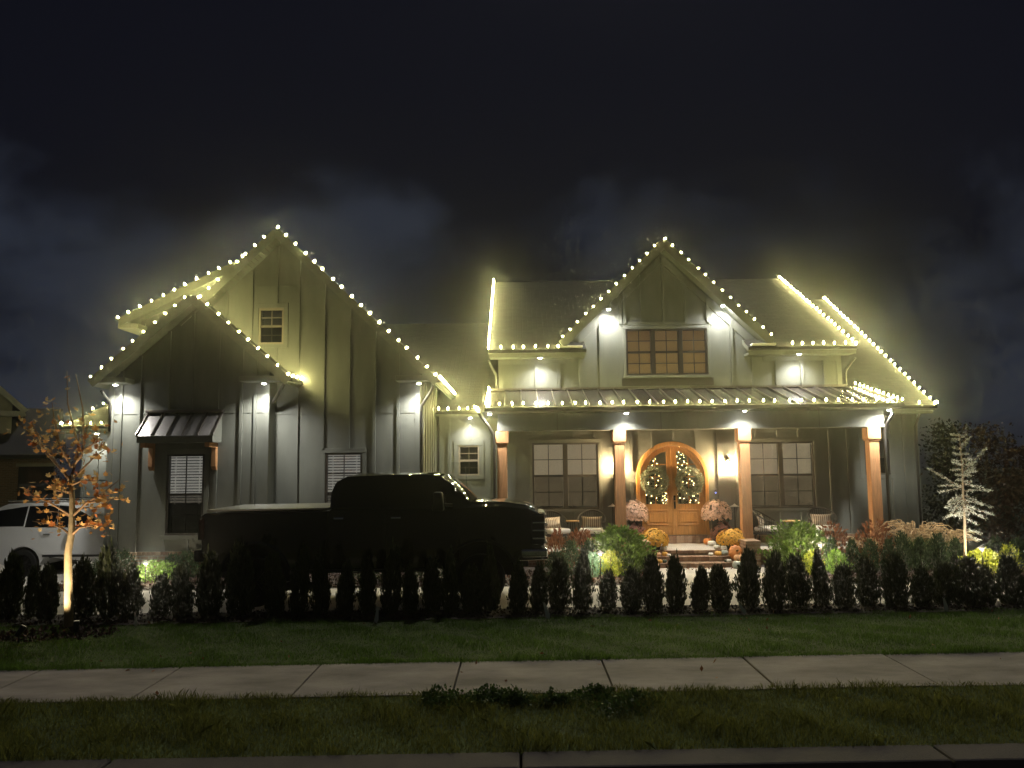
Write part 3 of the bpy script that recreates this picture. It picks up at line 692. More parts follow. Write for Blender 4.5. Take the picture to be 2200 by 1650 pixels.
# --- double arched door
door = hp(MB().prism([(DX + DR, ZD)] + arch(DX, DR, ZS, ZD) + [(DX - DR, ZD), (DX - DR + .11, ZD)] + arch(DX, DR - .11, ZS, ZD, a0=math.pi, a1=0) + [(DX + DR - .11, ZD)], YW - .05, YW + .12).build('door', 'oak', bevel=.012))
door['label'] = 'arched double oak door with divided glass'
sub(MB().prism([(DX + DR - .12, ZD)] + arch(DX, DR - .12, ZS, ZD) + [(DX - DR + .12, ZD), (DX - DR + .16, ZD)] + arch(DX, DR - .16, ZS, ZD, a0=math.pi, a1=0) + [(DX + DR - .16, ZD)], YW - .005, YW + .1).build('door_stop', 'oak'), door)
RL, RG = DR - .13, .735; zg0 = at(1444, 1083, YW).z
for s in (-1, 1):
    def mir(pl): return [(DX + s * x, z) for x, z in pl]
    n = 16; x_in = .015
    a_end = math.acos(x_in / RL)
    outl = [(x_in, ZD + .01), (RL, ZD + .01)] + [(RL * math.cos(a_end * i / n), ZS + RL * math.sin(a_end * i / n)) for i in range(n + 1)]
    gi = .14; ag = math.acos(gi / RG)
    gl = [(gi, zg0), (RG, zg0)] + [(RG * math.cos(ag * i / n), ZS + RG * math.sin(ag * i / n)) for i in range(n + 1)]
    vs = [Vector(p) for p in mir(outl) + mir(gl)]; k1 = len(outl); k2 = len(gl)
    ov, oe, of, *_ = mgeo.delaunay_2d_cdt(vs, [(i, (i + 1) % k1) for i in range(k1)] + [(k1 + i, k1 + (i + 1) % k2) for i in range(k2)], [], 0, 1e-5)
    def ins(p, pl):
        c = False
        for i in range(len(pl)):
            a, b_ = pl[i], pl[(i + 1) % len(pl)]
            if (a[1] > p[1]) != (b_[1] > p[1]) and p[0] < (b_[0] - a[0]) * (p[1] - a[1]) / (b_[1] - a[1]) + a[0]: c = not c
        return c
    fs = [tuple(f) for f in of if ins((sum(ov[i][0] for i in f) / 3, sum(ov[i][1] for i in f) / 3), mir(outl)) and not ins((sum(ov[i][0] for i in f) / 3, sum(ov[i][1] for i in f) / 3), mir(gl))]
    mb = MB(); y0, y1 = YW + .02, YW + .07
    mb.add([(p[0], y0, p[1]) for p in ov], fs); mb.add([(p[0], y1, p[1]) for p in ov], [f[::-1] for f in fs])
    for pl in (mir(outl), mir(gl)):
        for i in range(len(pl)): a, b_ = pl[i], pl[(i + 1) % len(pl)]; mb.add([(a[0], y0, a[1]), (b_[0], y0, b_[1]), (b_[0], y1, b_[1]), (a[0], y1, a[1])], [(0, 1, 2, 3)])
    sub(mb.build('door_leaf', 'oak'), door)
    # glass panes as a 2 x 4 grid with wooden muntins
    xm = (gi + RG) / 2 + .02; zz = [zg0 + (ZS - zg0) * .5 - .02, ZS + .02, ZS + .36]
    zt = ZS + math.sqrt(RG ** 2 - xm ** 2); sub(MB().box(DX + s * (xm - .014), DX + s * (xm + .014), y0 + .004, y1 - .004, zg0, zt).build('muntin', 'oak'), door)
    for z in zz:
        xo = RG if z <= ZS else math.sqrt(RG ** 2 - (z - ZS) ** 2)
        for xa, xb in ((gi, xm - .014), (xm + .014, xo)):
            if xb > xa: sub(MB().box(DX + s * xa, DX + s * xb, y0 + .006, y1 - .006, z - .014, z + .014).build('muntin', 'oak'), door)
    lev = [zg0] + zz + [ZS + RG]
    for i in range(4):
        for xa, xb in ((gi, xm), (xm, RG)):
            # clip each pane to the arch
            pts = []
            za_, zb_ = lev[i], lev[i + 1]
            m_ = 8
            for j in range(m_ + 1):
                z = za_ + (zb_ - za_) * j / m_; lim = RG if z <= ZS else math.sqrt(max(0, RG ** 2 - (z - ZS) ** 2)); pts.append((min(xb, lim), z))
            pl = [(xa, za_)] + [p for p in pts if p[0] > xa + .005]
            topz = max(p[1] for p in pl); pl.append((xa, topz))
            if len(pl) >= 4: sub(MB().prism(mir(pl), YW + .043, YW + .047).build('pane', 'pane_glass'), door)
    # raised lower panel
    p0, p1 = at(1385, 1098, YW), at(1432, 1126, YW); xa, xb = .155, .70; za_, zb_ = p1.z, p0.z
    pm = MB()
    for (a, b_, c, d) in ((xa - .03, xb + .03, zb_, zb_ + .03), (xa - .03, xb + .03, za_ - .03, za_), (xa - .03, xa, za_, zb_), (xb, xb + .03, za_, zb_)): pm.box(DX + s * a, DX + s * b_, YW - .008, YW + .021, c, d)
    sub(pm.build('panel_moulding', 'oak', bevel=.006), door)
    sub(MB().box(DX + s * (xa + .05), DX + s * (xb - .05), YW + .0, YW + .022, za_ + .05, zb_ - .05).build('raised_panel', 'oak', bevel=.012), door)
sub(MB().box(DX - .025, DX + .025, YW + .0, YW + .02, ZD + .01, ZS + RL - .02).build('astragal', 'oak', bevel=.006), door)
hz0 = at(1444, 1093, YW).z; hx = DX + .055
hd = MB().box(hx - .028, hx + .028, YW + .0, YW + .021, hz0 + .22, hz0 + .36); hd.box(hx - .026, hx + .026, YW + .0, YW + .021, hz0, hz0 + .2)
hd.tube([(hx, YW, hz0 + .17), (hx, YW - .05, hz0 + .15), (hx, YW - .05, hz0 + .05), (hx, YW, hz0 + .02)], .011, 8); hd.lathe([(.02, -.03), (.02, 0)], 10, (hx, YW + .0, hz0 + .29), 'y')
sub(hd.build('handle', 'bronze', bevel=.004), door)
sub(MB().box(DX - DR, DX + DR, YW - .09, YW + .12, ZD - .03, ZD + .012).build('threshold', 'bronze'), door)
# foyer behind the glass
fy = MB(); x0, x1, z0, z1, y0, y1 = DX - 2.0, DX + 2.0, ZD, 3.4, YW + .145, YW + 4.5
fy.add([(x0, y0, z0), (x1, y0, z0), (x1, y1, z0), (x0, y1, z0), (x0, y0, z1), (x1, y0, z1), (x1, y1, z1), (x0, y1, z1)], [(0, 1, 2, 3), (4, 5, 6, 7), (2, 3, 7, 6), (1, 2, 6, 5), (3, 0, 4, 7)])
hp(fy.build('foyer', 'interior'))

# --- porch: floor, beam, posts, roof
PY = 20.2; PF = .11
hp(MB().box(-.55, 9.6, PY, YW - .045, -.1, PF).build('porch_floor', 'concrete', bevel=.01))
pk = hp(MB().box(-.55, 9.6, PY - .03, PY - .002, -.6, PF - .055).build('porch_skirt', 'brick_face'))
pe = hp(MB().box(-.55, 9.6, PY - .02, PY - .001, PF - .06, PF - .004).build('porch_edge', 'mortar'))
SX0, SX1 = 3.28, 5.62
brick_row(pe, -.56, 9.62, PY - .10, PY + .0, PF - .062, PF + .003, .115)
for k in range(3):
    zt = PF - .12 * (k + 1); yb_ = PY - .03 - .33 * k; ya_ = yb_ - .36
    if k == 2: continue
    st = hp(MB().box(SX0, SX1, ya_ + .02, yb_, -.6, zt - .004).build('step', 'mortar'))
    brick_row(st, SX0, SX1, ya_, ya_ + .15, zt - .105, zt + .002, .105)
    brick_row(st, SX0, SX1, ya_ + .16, yb_ - .005, zt - .03, zt + .002, .105)
def pier(x0, x1):
    p = hp(MB().box(x0 + .012, x1 - .012, 19.42, PY - .04, -.6, .335).build('stair_pier', 'mortar'))
    zc = -.33; row = 0
    while zc < .33:
        wdt = x1 - x0; cut = .5 if row % 2 else .66
        for (a, b_) in ((x0, x0 + wdt * cut), (x0 + wdt * cut, x1)):
            o = MB().box(a + .004, b_ - .004, 19.40, 19.50, zc, zc + .064).build('brick', random.choice(['brick_a', 'brick_b', 'brick_c']), p)
            o.parent = p
        for i in range(3):
            ya = 19.505 + i * .21 - (.1 if row % 2 else 0); ya = max(ya, 19.505); yb = min(ya + .2, PY - .04)
            for xx in ((x0, x0 + .05), (x1 - .05, x1)):
                MB().box(xx[0], xx[1], ya, yb, zc, zc + .064).build('brick', random.choice(['brick_a', 'brick_b', 'brick_c']), p)
        zc += .074; row += 1
    for i in range(7):
        ya = 19.385 + i * .106
        MB().box(x0 - .012, x1 + .012, ya, ya + .099, zc, zc + .06).build('brick', random.choice(['brick_a', 'brick_c']), p)
    return p
pier(at(1372, 1190, 19.4).x, at(1398, 1190, 19.4).x); pier(at(1604, 1190, 19.4).x, at(1635, 1190, 19.4).x)
# beam
BY = 20.03
bz0, bz1 = at(1470, 922, BY).z, at(1470, 884, BY).z
beam = hp(MB().box(-.52, 9.24, BY, BY + .26, bz0, bz1).build('porch_beam', 'siding', bevel=.01))
for px in (1197, 1420, 1760): x = at(px, 905, BY).x; sub(MB().box(x - .006, x + .006, BY - .002, BY + .01, bz0, bz1).build('beam_joint', 'window_dark'), beam)
hp(MB().box(9.05, 9.28, BY + .262, YW - .02, bz0 + .05, bz1).build('porch_beam', 'siding'))
hp(MB().box(-.52, -.30, BY + .262, YW - .02, bz0 + .05, bz1).build('porch_beam', 'siding'))
hp(MB().box(-.9, 9.5, BY - .38, YW - .03, bz1 + .005, bz1 + .04).build('porch_ceiling', 'soffit'))
for px in (1079, 1332, 1602, 1881):
    x = at(px, 1000, BY).x; pz = .115
    post = hp(MB().box(x - .125, x + .125, BY + .01, BY + .26, pz, bz0).build('post', 'cedar', bevel=.008))
    sub(MB().box(x - .165, x + .165, BY - .03, BY + .30, bz0 - .30, bz0 - .002).build('post_cap', 'cedar', bevel=.008), post)
    sub(MB().box(x - .15, x + .15, BY - .015, BY + .285, bz0 - .34, bz0 - .302).build('post_collar', 'cedar', bevel=.008), post)
    sub(MB().box(x - .165, x + .165, BY - .03, BY + .30, pz - .004, pz + .16).build('post_base', 'cedar', bevel=.008), post)
ez, tz = at(1470, 870, 19.62).z, at(1470, 835, YW - .02).z
PX0, PX1 = -.78, 9.48
def pr(y): return ez + (tz - ez) * (y - 19.62) / (YW - .03 - 19.62)
p_r = slab('metal_roof', (PX0, 19.62, ez), (PX1, 19.62, ez), (PX1, YW - .03, tz), (PX0, YW - .03, tz), th=.09, top='metal_roof')
ns = 24
for k in range(ns + 1):
    x = PX0 + .015 + (PX1 - PX0 - .03) * k / ns; sub(MB().bar((x, 19.60, ez + .02), (x, YW - .03, tz + .02), .022, .042).build('seam', 'metal_seam'), p_r)
sub(MB().bar((PX0, YW - .05, tz + .03), (9.1, YW - .05, tz + .03), .1, .06).build('ridge_flashing', 'metal_seam'), p_r)
gutter(p_r, (PX0 - .05, 19.57, ez + .0), (PX1 + .05, 19.57, ez + .0), h=.11)
sub(MB().box(PX0 + .02, PX1 - .02, 19.64, BY - .003, bz1 + .045, ez - .05).build('fascia', 'fascia'), p_r)

# --- upper storey wall and centre gable
CX, CZ, CS = at(1426, 540, 21.4).x, at(1426, 517, 21.4).z, .97
cr = lambda x: CZ - CS * abs(x - CX)
w_t = rect(1345, 706, 1520, 806, YW)
ue = 5.40
uwall = poly_wall('wall', [(-.53, 4.31), (9.0, 4.31), (9.0, 5.3), (CX + (CZ - .2 - 5.3) / CS, 5.3), (CX, CZ - .2), (CX - (CZ - .2 - 5.3) / CS, 5.3), (-.53, 5.3)], [w_t], YW)
uxs = [-.2, .32, 1.0, 1.62, 2.12, 7.3, 8.05, 8.55]
upx = [1088, 1150, 1203, 1250, 1290, 1338]
ux = [at(p, 790, YW).x for p in (1098, 1152, 1200, 1246, 1291, 1335, 1573, 1618, 1668, 1722, 1771)]
ub = [(w_t[0] - .14, w_t[1] + .14, 4.4, w_t[3] + .14)]
UB = .06
battens(uwall, YW, ux, lambda x: max(5.1, cr(x) - .3) if abs(x - CX) < 2.6 else 5.1, 4.33, ub, wd=.085, dep=UB)
battens(uwall, YW, [at(p, 660, YW).x for p in (1341, 1379, 1426, 1473, 1519)], lambda x: cr(x) - .3, w_t[3] + .14, (), wd=.085, dep=UB)
battens(uwall, YW, [-.46, 8.93], 5.2, 4.33, wd=.13, name='corner_board', dep=.03)
sub(MB().box(w_t[0] - .16, w_t[1] + .16, YW - .04, YW, w_t[3] + .10, w_t[3] + .2).build('belt_board', 'siding'), uwall)
for x0, x1 in ((-.5, CX - 2.75), (CX + 2.75, 8.98)): sub(MB().box(x0, x1, YW - .034, YW, 5.08, 5.22).build('frieze_board', 'siding'), uwall)
sub(MB().box(w_t[0] - .14, w_t[1] + .14, YW - .02, YW, 4.42, w_t[2] - .08).build('apron_panel', 'window_dark'), uwall)
# sloped frieze under the rakes
for s in (-1, 1):
    p = (CX + s * .02, YW - .02, CZ - .42); q = (CX + s * 2.45, YW - .02, CZ - .42 - 2.43 * CS); sub(MB().bar(p, q, .04, .16, up=(0, 0, 1)).build('rake_frieze', 'siding'), uwall)
window(YW, w_t, 3, 'shade', 'blind_amber', casing=.08, screen=False, label='triple gable window glowing amber')
cg_l = slab('roof', (CX - 2.85, 27.2, cr(CX - 2.85)), (CX - 2.85, 21.38, cr(CX - 2.85)), (CX, 21.38, CZ), (CX, 27.2, CZ), th=.18)
cg_r = slab('roof', (CX + 2.85, 21.38, cr(CX + 2.85)), (CX + 2.85, 27.2, cr(CX + 2.85)), (CX, 27.2, CZ), (CX, 21.38, CZ), th=.18)
rake(cg_l, (CX - 2.87, 21.38, cr(CX - 2.87)), (CX, 21.38, CZ), h=.24); rake(cg_r, (CX + 2.87, 21.38, cr(CX + 2.87)), (CX, 21.38, CZ), h=.24)
ez2 = 5.42; rz2, ry2 = 8.70, 27.4
for xa, xb, ya in ((-.78, CX - 2.2, 21.4), (CX - 2.2, CX + 2.2, 22.2), (CX + 2.2, 9.24, 21.4)):
    z_a = ez2 + (rz2 - ez2) * (ya - 21.4) / (ry2 - 21.4)
    u_r = slab('roof', (xa, ya, z_a), (xb, ya, z_a), (xb, ry2, rz2), (xa, ry2, rz2), th=.14)
    if ya < 22:
        gutter(u_r, (xa, 21.35, ez2), (xb, 21.35, ez2), h=.1)
        sub(MB().box(xa + .03, xb - .03, 21.42, YW - .003, 5.21, 5.27).build('eave_soffit', 'soffit'), u_r)
        sub(MB().box(xa + .02, xb - .02, 21.405, 21.42, 5.2, 5.36).build('fascia', 'fascia'), u_r)
    slab('roof', (xb, 33, rz2 - 3.1), (xa, 33, rz2 - 3.1), (xa, ry2, rz2), (xb, ry2, rz2), th=.14)
for s in (-1, 1):
    x0 = CX + s * 2.3; x1 = CX + s * 2.95; sub(MB().box(x0, x1, 21.30, YW - .002, 5.44, 5.50).build('eave_return', 'white_trim', bevel=.01), cg_l if s < 0 else cg_r)
hp(MB().box(8.86, 9.0, YW + .141, 30, 3.7, 5.3).build('wall', 'siding')); hp(MB().box(-.53, -.39, YW + .141, 30, 3.7, 5.3).build('wall', 'siding'))
# --- main roof to the right of the upper storey
MEZ, MRZ, MRY = 3.78, 8.18, 28.6
m_r = slab('roof', (9.01, 21.4, MEZ), (11.26, 21.4, MEZ), (11.26, MRY, MRZ), (9.01, MRY, MRZ), th=.16)
slab('roof', (11.26, 34, MRZ - 3), (9.01, 34, MRZ - 3), (9.01, MRY, MRZ), (11.26, MRY, MRZ), th=.16)
gutter(m_r, (9.5, 21.36, MEZ), (11.28, 21.36, MEZ)); sub(MB().box(9.3, 11.2, 21.42, YW - .003, 3.55, 3.61).build('eave_soffit', 'soffit'), m_r)
hp(MB().prism([(YW, 3.7), (33, 3.7), (MRY, MRZ - .2)], 10.86, 10.97).build('wall', 'siding'))
_o = bpy.data.objects[[o.name for o in house.children if o.name.startswith('wall')][-1]]
for vtx in _o.data.vertices: x, y, z = vtx.co; vtx.co = (y, x, z)
_o.data.update()
# --- low wing at far left
lw = poly_wall('wall', [(-13.25, -.4), (-9.94, -.4), (-9.94, 3.5), (-13.25, 3.5)], [], YL)
battens(lw, YL, [-13.18, -12.75, -12.3, -11.85, -11.4, -10.9], 3.4, -.2); strip(lw, YL, -13.2, -10, at(200, 1030, YL).z, [-12.75, -12.3, -11.85])
lz = at(180, 914, 23.5).z
l_r = slab('roof', (-13.6, 23.5, lz), (-9.95, 23.5, lz), (-9.95, 27.5, lz + 2.4), (-11.2, 27.5, lz + 2.4), th=.15)
slab('roof', (-13.6, 31, lz), (-13.6, 23.5, lz), (-11.2, 27.5, lz + 2.4), (-11.2, 29, lz + 2.4), th=.15)
gutter(l_r, (-13.6, 23.45, lz), (-9.95, 23.45, lz)); sub(MB().box(-13.5, -9.95, 23.55, YL - .003, lz - .24, lz - .17).build('eave_soffit', 'soffit'), l_r)
# --- downspouts
def ds(path, zbot, Y, r=.04):
    pts = [at(px, py, yy) for px, py, yy in path]; e = pts[-1]; pts.append(Vector((e.x, e.y, zbot))); return downspout(pts, r)
ds([(612, 822, 19.0), (606, 832, 19.05), (590, 858, 19.25), (580, 872, 19.42), (578, 900, 19.45)], -.1, YG)
ds([(932, 822, 19.25), (930, 834, 19.3), (916, 856, 19.4), (906, 872, 19.48), (905, 900, 19.5)], -.1, YG)
ds([(1028, 886, 19.75), (1034, 896, 19.8), (1050, 916, 19.9), (1060, 934, 19.97), (1062, 960, 19.97)], -.1, 20)
ds([(1919, 886, 19.7), (1916, 893, 19.75), (1906, 910, 19.95), (1901, 925, 20.05), (1902, 950, 20.08)], -.1, 20)
ds([(941, 890, 23.1), (941, 900, 23.3), (941, 930, 23.4)], -.1, 23, .035)
ds([(1050, 775, 21.45), (1054, 785, 21.5), (1066, 806, 21.8), (1067, 815, 21.84)], tz + .05, 22, .035)
ds([(1838, 768, 21.45), (1832, 775, 21.5), (1818, 795, 21.85), (1817, 810, 21.85)], tz + .05, 22, .03)
ds([(1976, 890, 21.45), (1972, 900, 21.5), (1966, 915, 21.85), (1966, 930, 21.88)], -.1, 22, .035)
ds([(217, 838, 18.75), (222, 846, 18.8), (234, 862, 19.0), (237, 872, 19.06)], 3.2, 19, .035)

# --- soffit downlights (cool white), each a fixture of the house with its own lamp
def soffit_light(px, py, Y, power=P_SOFFIT, ang=140, blend=1.0, aim=None):
    p = at(px, py, Y); fx = MB().lathe([(.055, .03), (.062, .0), (.05, -.012)], 14, (p.x, p.y, p.z))
    o = hp(fx.build('soffit_light', 'white_trim', smooth=True))
    sub(MB().lathe([(.046, 0), (.046, -.008), (.03, -.016)], 12, (p.x, p.y, p.z - .012)).build('lens', 'lens_light'), o)
    l = bpy.data.lights.new('soffit_lamp', 'SPOT'); l.energy = power; l.color = C_COOL; l.spot_size = R(ang); l.spot_blend = blend; l.shadow_soft_size = .04
    lo = bpy.data.objects.new('soffit_lamp', l); col.objects.link(lo); lo.location = (p.x, p.y, p.z - .05); lo.parent = o
    return o
for a in ((248, 826, 18.74), (567, 823, 18.74), (900, 823, 19.24), (1010, 897, 23.15, 150), (1160, 768, 21.52, 190), (1717, 760, 21.52, 190),
          (1308, 664, 21.56, 190, 176), (1553, 656, 21.56, 190, 176), (1345, 887, 19.68, 270), (1600, 882, 19.68, 270), (1910, 880, 19.72, 420, 170), (1052, 889, 19.8, 220), (208, 931, 23.6, 150)):
    soffit_light(*a)

# ------------------------------------------------------------------ roofline light strings
bulb_me = MB().lathe([(.009, 0), (.0145, .014), (.0160, .027), (.0115, .046), (.0025, .062)], 7).mesh('bulb'); bulb_me.materials.append(MATS['bulb_light'])
bulb_me.polygons.foreach_set('use_smooth', [True] * len(bulb_me.polygons))
NB = 0
def light_string(label, path, dirs, spacing=.31, off=0., last=True):
    """path: corner points; dirs: bulb direction for each leg"""
    global NB
    path = [Vector(p) for p in path]; root = empty('light_string', path[0]); tag(root, label, 'light string', 'roofline light strings')
    wire = MB(); wp = []
    for a, c, d in zip(path[:-1], path[1:], dirs):
        d = Vector(d).normalized(); L = (c - a).length; n = max(1, int(round(L / spacing)))
        for i in range(n + (1 if (last and c is path[-1]) else 0)):
            p = a.lerp(c, max(0, min(1, (i + off + random.uniform(-.09, .09)) / n))); p = p + Vector((random.uniform(-.006, .006), random.uniform(-.006, .006), random.uniform(-.004, .006)))
            dd = (d + Vector((random.uniform(-.12, .12), random.uniform(-.12, .12), random.uniform(-.05, .05)))).normalized()
            o = link('bulb', bulb_me, root); o.location = p + dd * .022 - path[0]; o.rotation_mode = 'QUATERNION'; o.rotation_quaternion = Vector((0, 0, 1)).rotation_difference(dd); NB += 1
            wire.tube([p - path[0], p + dd * .03 - path[0]], .011, 6)
            wp.append(p - path[0])
    if len(wp) > 1: wire.tube(wp, .005, 5)
    wire.build('wire', 'wire', root)
T = lambda x, y, z: Vector((x, y, z))
yr = 19.10
light_string('string of bulbs down the right rake of the big garage gable', [T(GX, yr, GZ + .01), T(-2.02, yr, gr(-2.02) + .01)], [(.7, -.1, .72)])
light_string('string of bulbs down the left rake of the big garage gable', [T(GX - .26, yr, gr(GX - .26) + .01), T(-7.75, yr, gr(-7.75) + .01)], [(-.7, -.1, .72)])
light_string('string of bulbs along the low shed dormer rake at upper left', [T(-9.78, yr, dorm(-9.78) + .01), T(-6.75, yr, dorm(-6.75) + .02)], [(-.4, -.1, .9)])
light_string('string of bulbs down the left rake of the small front gable', [T(BX - .12, 18.6, br_(BX - .12) + .01), T(-10.1, 18.6, br_(-10.1) + .01)], [(-.66, -.1, .75)])
light_string('string of bulbs down the right rake of the small front gable', [T(BX + .12, 18.6, br_(BX + .12) + .01), T(-5.46, 18.6, br_(-5.46) + .01), T(-5.40, 19.5, br_(-5.46) + .02)], [(.66, -.1, .75), (.5, 0, .85)])
light_string('string of bulbs receding along the garage side eave', [T(-1.93, 19.3, gr(-1.99) + .0), T(-1.93, 25.2, gr(-1.99) + .0)], [(.5, 0, .85)])
light_string('short string of bulbs on the set-back connector eave', [T(-2.3, 22.92, 3.89), T(-1.15, 22.92, 3.89)], [(0, -.3, .95)])
light_string('string of bulbs climbing the left rake of the upper roof', [T(-.78, 21.4, ez2 + .01), T(-.78, ry2, rz2 + .01)], [(-.2, -.3, .9)])
light_string('string of bulbs on the upper eave left of the centre gable', [T(-.45, 21.33, ez2 + .01), T(CX - 2.95, 21.33, ez2 + .02)], [(0, -.2, 1)])
light_string('string of bulbs over both rakes of the centre gable', [T(CX - 2.8, 21.37, cr(CX - 2.8) + .01), T(CX, 21.37, CZ + .01), T(CX + 2.8, 21.37, cr(CX + 2.8) + .01)], [(-.7, -.1, .72), (.7, -.1, .72)])
light_string('string of bulbs on the upper eave right of the centre gable', [T(CX + 3.4, 21.33, ez2 + .02), T(9.2, 21.33, ez2 + .01)], [(0, -.2, 1)])
light_string('string of bulbs climbing the right rake of the upper roof', [T(9.24, 21.42, ez2 + .02), T(9.24, ry2, rz2 + .01)], [(.2, -.3, .9)])
light_string('string of bulbs climbing the outer right rake of the main roof', [T(11.26, 21.42, MEZ + .01), T(11.26, MRY, MRZ + .01)], [(.2, -.3, .9)])
light_string('long string of bulbs along the porch roof eave', [T(PX0, 19.55, ez + .03), T(PX1, 19.55, ez + .03)], [(0, -.25, .97)])
light_string('string of bulbs up the right edge of the metal porch roof', [T(PX1, 19.8, pr(19.8) + .03), T(PX1 - .15, YW - .1, tz + .03)], [(.1, -.1, 1)], spacing=.2)
light_string('string of bulbs up the left edge of the metal porch roof', [T(PX0, 19.75, pr(19.75) + .03), T(PX0, YW - .1, tz + .03)], [(-.1, -.1, 1)], spacing=.2)
light_string('short string of bulbs receding along the porch side gutter', [T(-1.06, 19.7, ez - .02), T(-1.06, 22.4, ez - .02)], [(-.4, 0, .9)])
light_string('short string of bulbs at the far right main eave', [T(PX1 + .3, 21.33, MEZ + .01), T(11.28, 21.33, MEZ + .01)], [(0, -.2, 1)], spacing=.45)
light_string('string of bulbs along the low wing eave behind the maple', [T(-13.6, 23.42, lz + .02), T(-12.1, 23.42, lz + .02)], [(0, -.2, 1)])
light_string('string of bulbs climbing the low wing hip behind the maple', [T(-13.6, 23.48, lz + .02), T(-11.6, 26.8, lz + 2.05)], [(-.2, -.2, 1)], spacing=.36)

# ------------------------------------------------------------------ door lanterns, bell
def point(name, loc, power, colr, size, parent):
    l = bpy.data.lights.new(name, 'POINT'); l.energy = power; l.color = colr; l.shadow_soft_size = size
    o = bpy.data.objects.new(name, l); col.objects.link(o); o.location = loc; o.parent = parent; return o
def lantern(px, label):
    p = at(px, 1000, YW); root = empty('wall_lantern', (p.x, YW - .03, p.z)); tag(root, label, 'lantern', 'lanterns beside the front door')
    MB().box(-.06, .06, -.012, .03, -.12, .28).build('back_plate', 'bronze', root, bevel=.006)
    MB().tube([(0, -.01, .24), (0, -.08, .29), (0, -.14, .25)], .012, 8).build('arm', 'bronze', root)
    MB().lathe([(.115, .17), (.10, .19), (.03, .235), (.012, .25)], 4, (0, -.14, 0)).build('roof', 'bronze', root)
    f = MB()
    for sx in (-1, 1):
        for sy in (-1, 1): f.box(sx * .075 - .007, sx * .075 + .007, -.14 + sy * .075 - .007, -.14 + sy * .075 + .007, -.16, .17)
    f.box(-.085, .085, -.225, -.055, -.175, -.16); f.build('cage', 'bronze', root)
    for (x0, x1, y0, y1) in ((-.067, .067, -.217, -.213), (-.067, .067, -.067, -.063), (-.077, -.073, -.207, -.073), (.073, .077, -.207, -.073)):
        MB().box(x0, x1, y0, y1, -.158, .168).build('pane', 'lantern_glass', root)
    MB().lathe([(.012, -.1), (.03, -.07), (.034, .0), (.02, .07), (.006, .1)], 10, (0, -.14, 0)).build('lamp_bulb', 'lantern_flame', root, smooth=True)
lantern(1560, 'glowing black lantern on the wall between door and third post')
lantern(1325, 'glowing black lantern mostly hidden behind the second post')
p = at(1537, 1057, YW); root = empty('door_bell', p); tag(root, 'small door bell with a blue glowing ring', 'door bell')
MB().box(-.024, .024, -.02, .0, -.06, .07).build('casing', 'black_plastic', root, bevel=.006)
rg = MB(); 
rg.tube([(.017 * math.cos(i / 16 * 2 * math.pi), -.022, -.02 + .017 * math.sin(i / 16 * 2 * math.pi)) for i in range(17)], .004, 6); rg.build('ring', 'bell_ring', root)

# ------------------------------------------------------------------ truck
def wheel(parent, x, y, z, r, wdt, side, spokes=6, rimm='black_rim'):
    prof = [(r * .62, -wdt / 2), (r * .92, -wdt / 2), (r, -wdt * .36), (r, wdt * .36), (r * .92, wdt / 2), (r * .62, wdt / 2), (r * .62, -wdt / 2)]
    t = MB().lathe(prof, 28, (0, 0, 0), 'y', False).build('wheel', 'rubber', parent, smooth=False); t.location = (x, y, z)
    rm = MB(); n = 28
    rm.lathe([(r * .60, side * wdt * .5), (r * .66, side * wdt * .53), (r * .64, side * wdt * .46), (r * .58, side * wdt * .1)], n, (0, 0, 0), 'y', False); rm.lathe([(r * .6, side * wdt * .02), (r * .3, -side * wdt * .02)], n, (0, 0, 0), 'y')
    rm.lathe([(r * .13, side * wdt * .43), (r * .11, side * wdt * .3)], 12, (0, 0, 0), 'y')
    for k in range(spokes):
        a = 2 * math.pi * k / spokes
        for da in (-.12, .12):
            rm.bar((r * .1 * math.cos(a), side * wdt * .40, r * .1 * math.sin(a)), (r * .62 * math.cos(a + da), side * wdt * .38, r * .62 * math.sin(a + da)), r * .085, .03, up=(0, 1, 0))
    o = rm.build('rim', rimm, t); return t
def arc_cut(cx, cz, r, n=12, a0=0., a1=math.pi): return [(cx + r * math.cos(a0 + (a1 - a0) * i / n), cz + r * math.sin(a0 + (a1 - a0) * i / n)) for i in range(n + 1)]
TY = 13.3; TW = 1.96; TC = TY + TW / 2
def tp(px, py): return axz(px, py, TY)
tr = empty('pickup_truck', (at(800, 1200, TY).x, TC, 0)); tag(tr, 'black crew cab pickup truck parked behind the hedge', 'truck')
def tpart(mb, name, m, bevel=0., parent=None, smooth=False, seg=3):
    o = mb.build(name, m, None, smooth, bevel, seg)
    if parent is None: o.parent = tr; o.matrix_parent_inverse = Matrix.Translation(-tr.location)
    else: o.parent = parent
    return o
zr = tp(800, 1222)[1]; xr0 = tp(548, 1200)[0]; xf0 = tp(1032, 1200)[0]; wz = .41
bed = [tp(432, 1196), tp(430, 1112), tp(440, 1103), tp(702, 1097)] + [(tp(702, 1220)[0], zr)] + [(xr0 + .60, zr)] + arc_cut(xr0, wz + .06, .57, 14, .15, math.pi - .15) + [(xr0 - .60, zr + .05)]
tpart(MB().prism(bed, TC - TW / 2, TC + TW / 2), 'bed', 'black_paint', .035)
hwg = lambda x, z: TW / 2 - .02 - max(0, z - 1.32) * .22
cabl = [(tp(706, 0)[0], zr - .02), tp(706, 1098), tp(1000, 1088), tp(1090, 1085), tp(1135, 1091), tp(1158, 1101), tp(1166, 1118), tp(1167, 1180), (tp(1160, 0)[0], zr + .12), (xf0 + .62, zr + .1)] + arc_cut(xf0, wz + .06, .58, 14, .12, math.pi - .12) + [(xf0 - .66, zr - .02)]
tpart(MB().prism(cabl, TC - TW / 2, TC + TW / 2), 'body', 'black_paint', .05)
